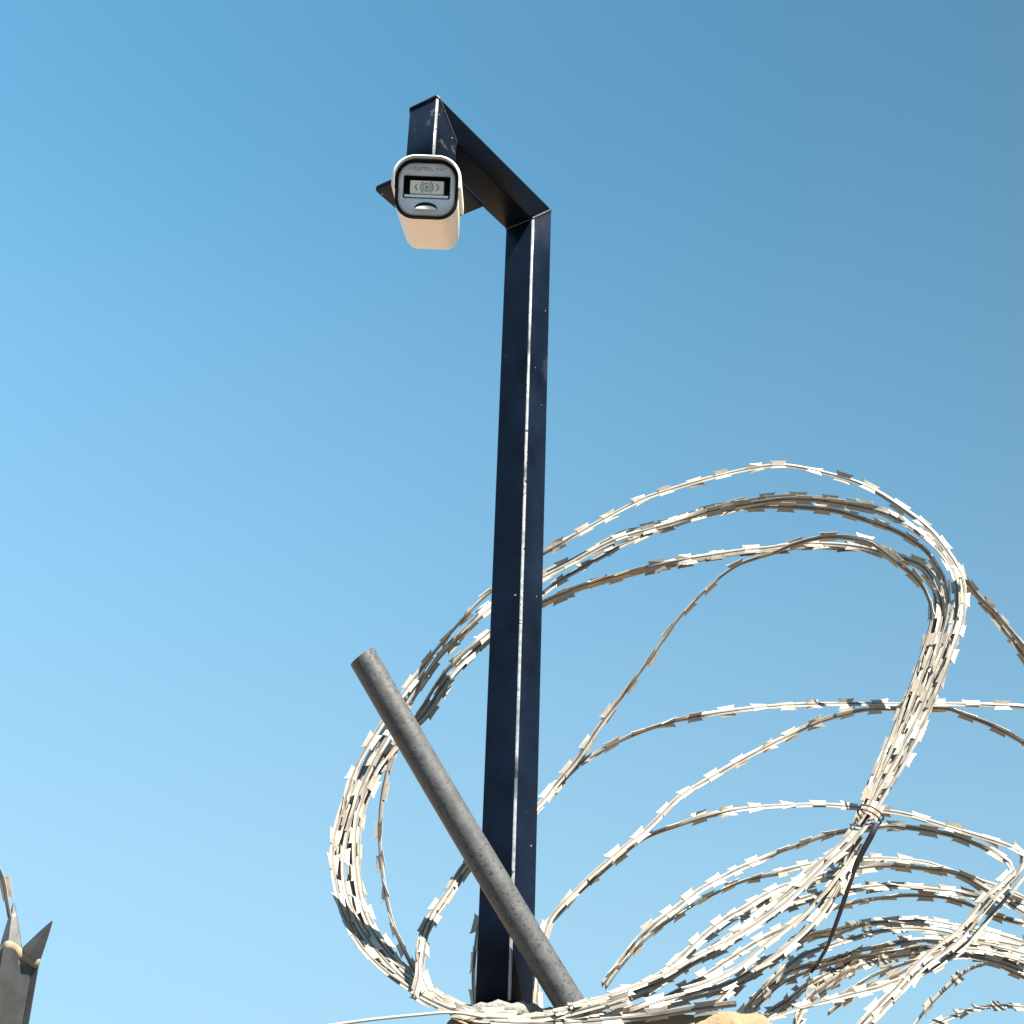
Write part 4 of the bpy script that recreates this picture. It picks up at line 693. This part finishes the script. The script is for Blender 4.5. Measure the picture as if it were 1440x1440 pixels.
plain_wire('tension_wire', [Vector((-0.2306,1.66,1.7765)),Vector((-0.1782,1.6746,1.7881)),Vector((-0.1322,1.6871,1.7971)),Vector((-0.0852,1.6996,1.8047)),Vector((-0.0453,1.7099,1.8096)),Vector((0.0037,1.7225,1.805)),Vector((0.0532,1.735,1.8018))], .0019, M['galv'], 'plain thin wire without barbs reaching left from the pillar top', 'wire')

# ------------------------------------------------------------------ steel fence pale with a splayed three-pointed head
pale = tag(empty('palisade_pale', (-.5606, 1.70, 0)), 'galvanised steel palisade fence pale with splayed pointed tips, cut by the left edge', 'fence pale')
ZB = 1.862
prof = [(-.036, .000), (-.027, .006), (-.013, .006), (-.004, -.010), (.004, -.010), (.013, .006), (.027, .006), (.036, .000)]
def wring(z): return [Vector((x, y-.0012, z)) for x, y in prof]+[Vector((x, y+.0012, z)) for x, y in prof[::-1]]
mesh('body', *loft([wring(0), wring(.9), wring(1.80), [v-Vector((0, 0, .018*(abs(v.x)/.036)**1.5)) for v in wring(ZB)]]), M['steel'], pale, sharp=25)
def tine_rings(p0, p1, tip, ridge):
    # a folded point: two flanges that meet on a ridge
    p0, p1, tip = Vector(p0), Vector(p1), Vector(tip); rings = []
    for k in range(6):
        f = k/5; w = (1-f)**.9+.03; c = ((p0+p1)/2).lerp(tip, f); hx = (p1-p0)/2*w
        q = [c-hx, c+Vector((0, ridge*w, 0)), c+hx]
        rings.append([p+Vector((0, -.0012, 0)) for p in q]+[p+Vector((0, .0012, 0)) for p in q[::-1]])
    return rings
def tine2(p0, p1, tip, ridge): return loft(tine_rings(p0, p1, tip, ridge))
mesh('tine', *tine2((-.036, -.001, ZB-.016), (-.0125, .003, ZB), (-.047, -.012, ZB+.030), -.006), M['steel'], pale, smooth=False)
mesh('tine', *tine2((-.0130, .003, ZB-.002), (.0130, .003, ZB-.002), (-.010, .014, ZB+.054), -.010), M['steel'], pale, smooth=False)
mesh('tine', *tine2((.0125, .003, ZB), (.036, -.001, ZB-.016), (.0465, -.012, ZB+.030), -.006), M['steel'], pale, smooth=False)
# crease where the head is bent; its sunlit tan is put into the colour
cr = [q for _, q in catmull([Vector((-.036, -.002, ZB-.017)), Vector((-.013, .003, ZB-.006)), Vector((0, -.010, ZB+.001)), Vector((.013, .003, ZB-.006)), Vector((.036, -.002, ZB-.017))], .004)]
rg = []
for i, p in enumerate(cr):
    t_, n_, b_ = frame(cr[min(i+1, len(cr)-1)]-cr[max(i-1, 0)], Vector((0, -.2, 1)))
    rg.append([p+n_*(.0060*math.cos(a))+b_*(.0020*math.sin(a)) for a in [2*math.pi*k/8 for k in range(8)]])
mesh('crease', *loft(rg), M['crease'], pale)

bpy.context.view_layer.update()
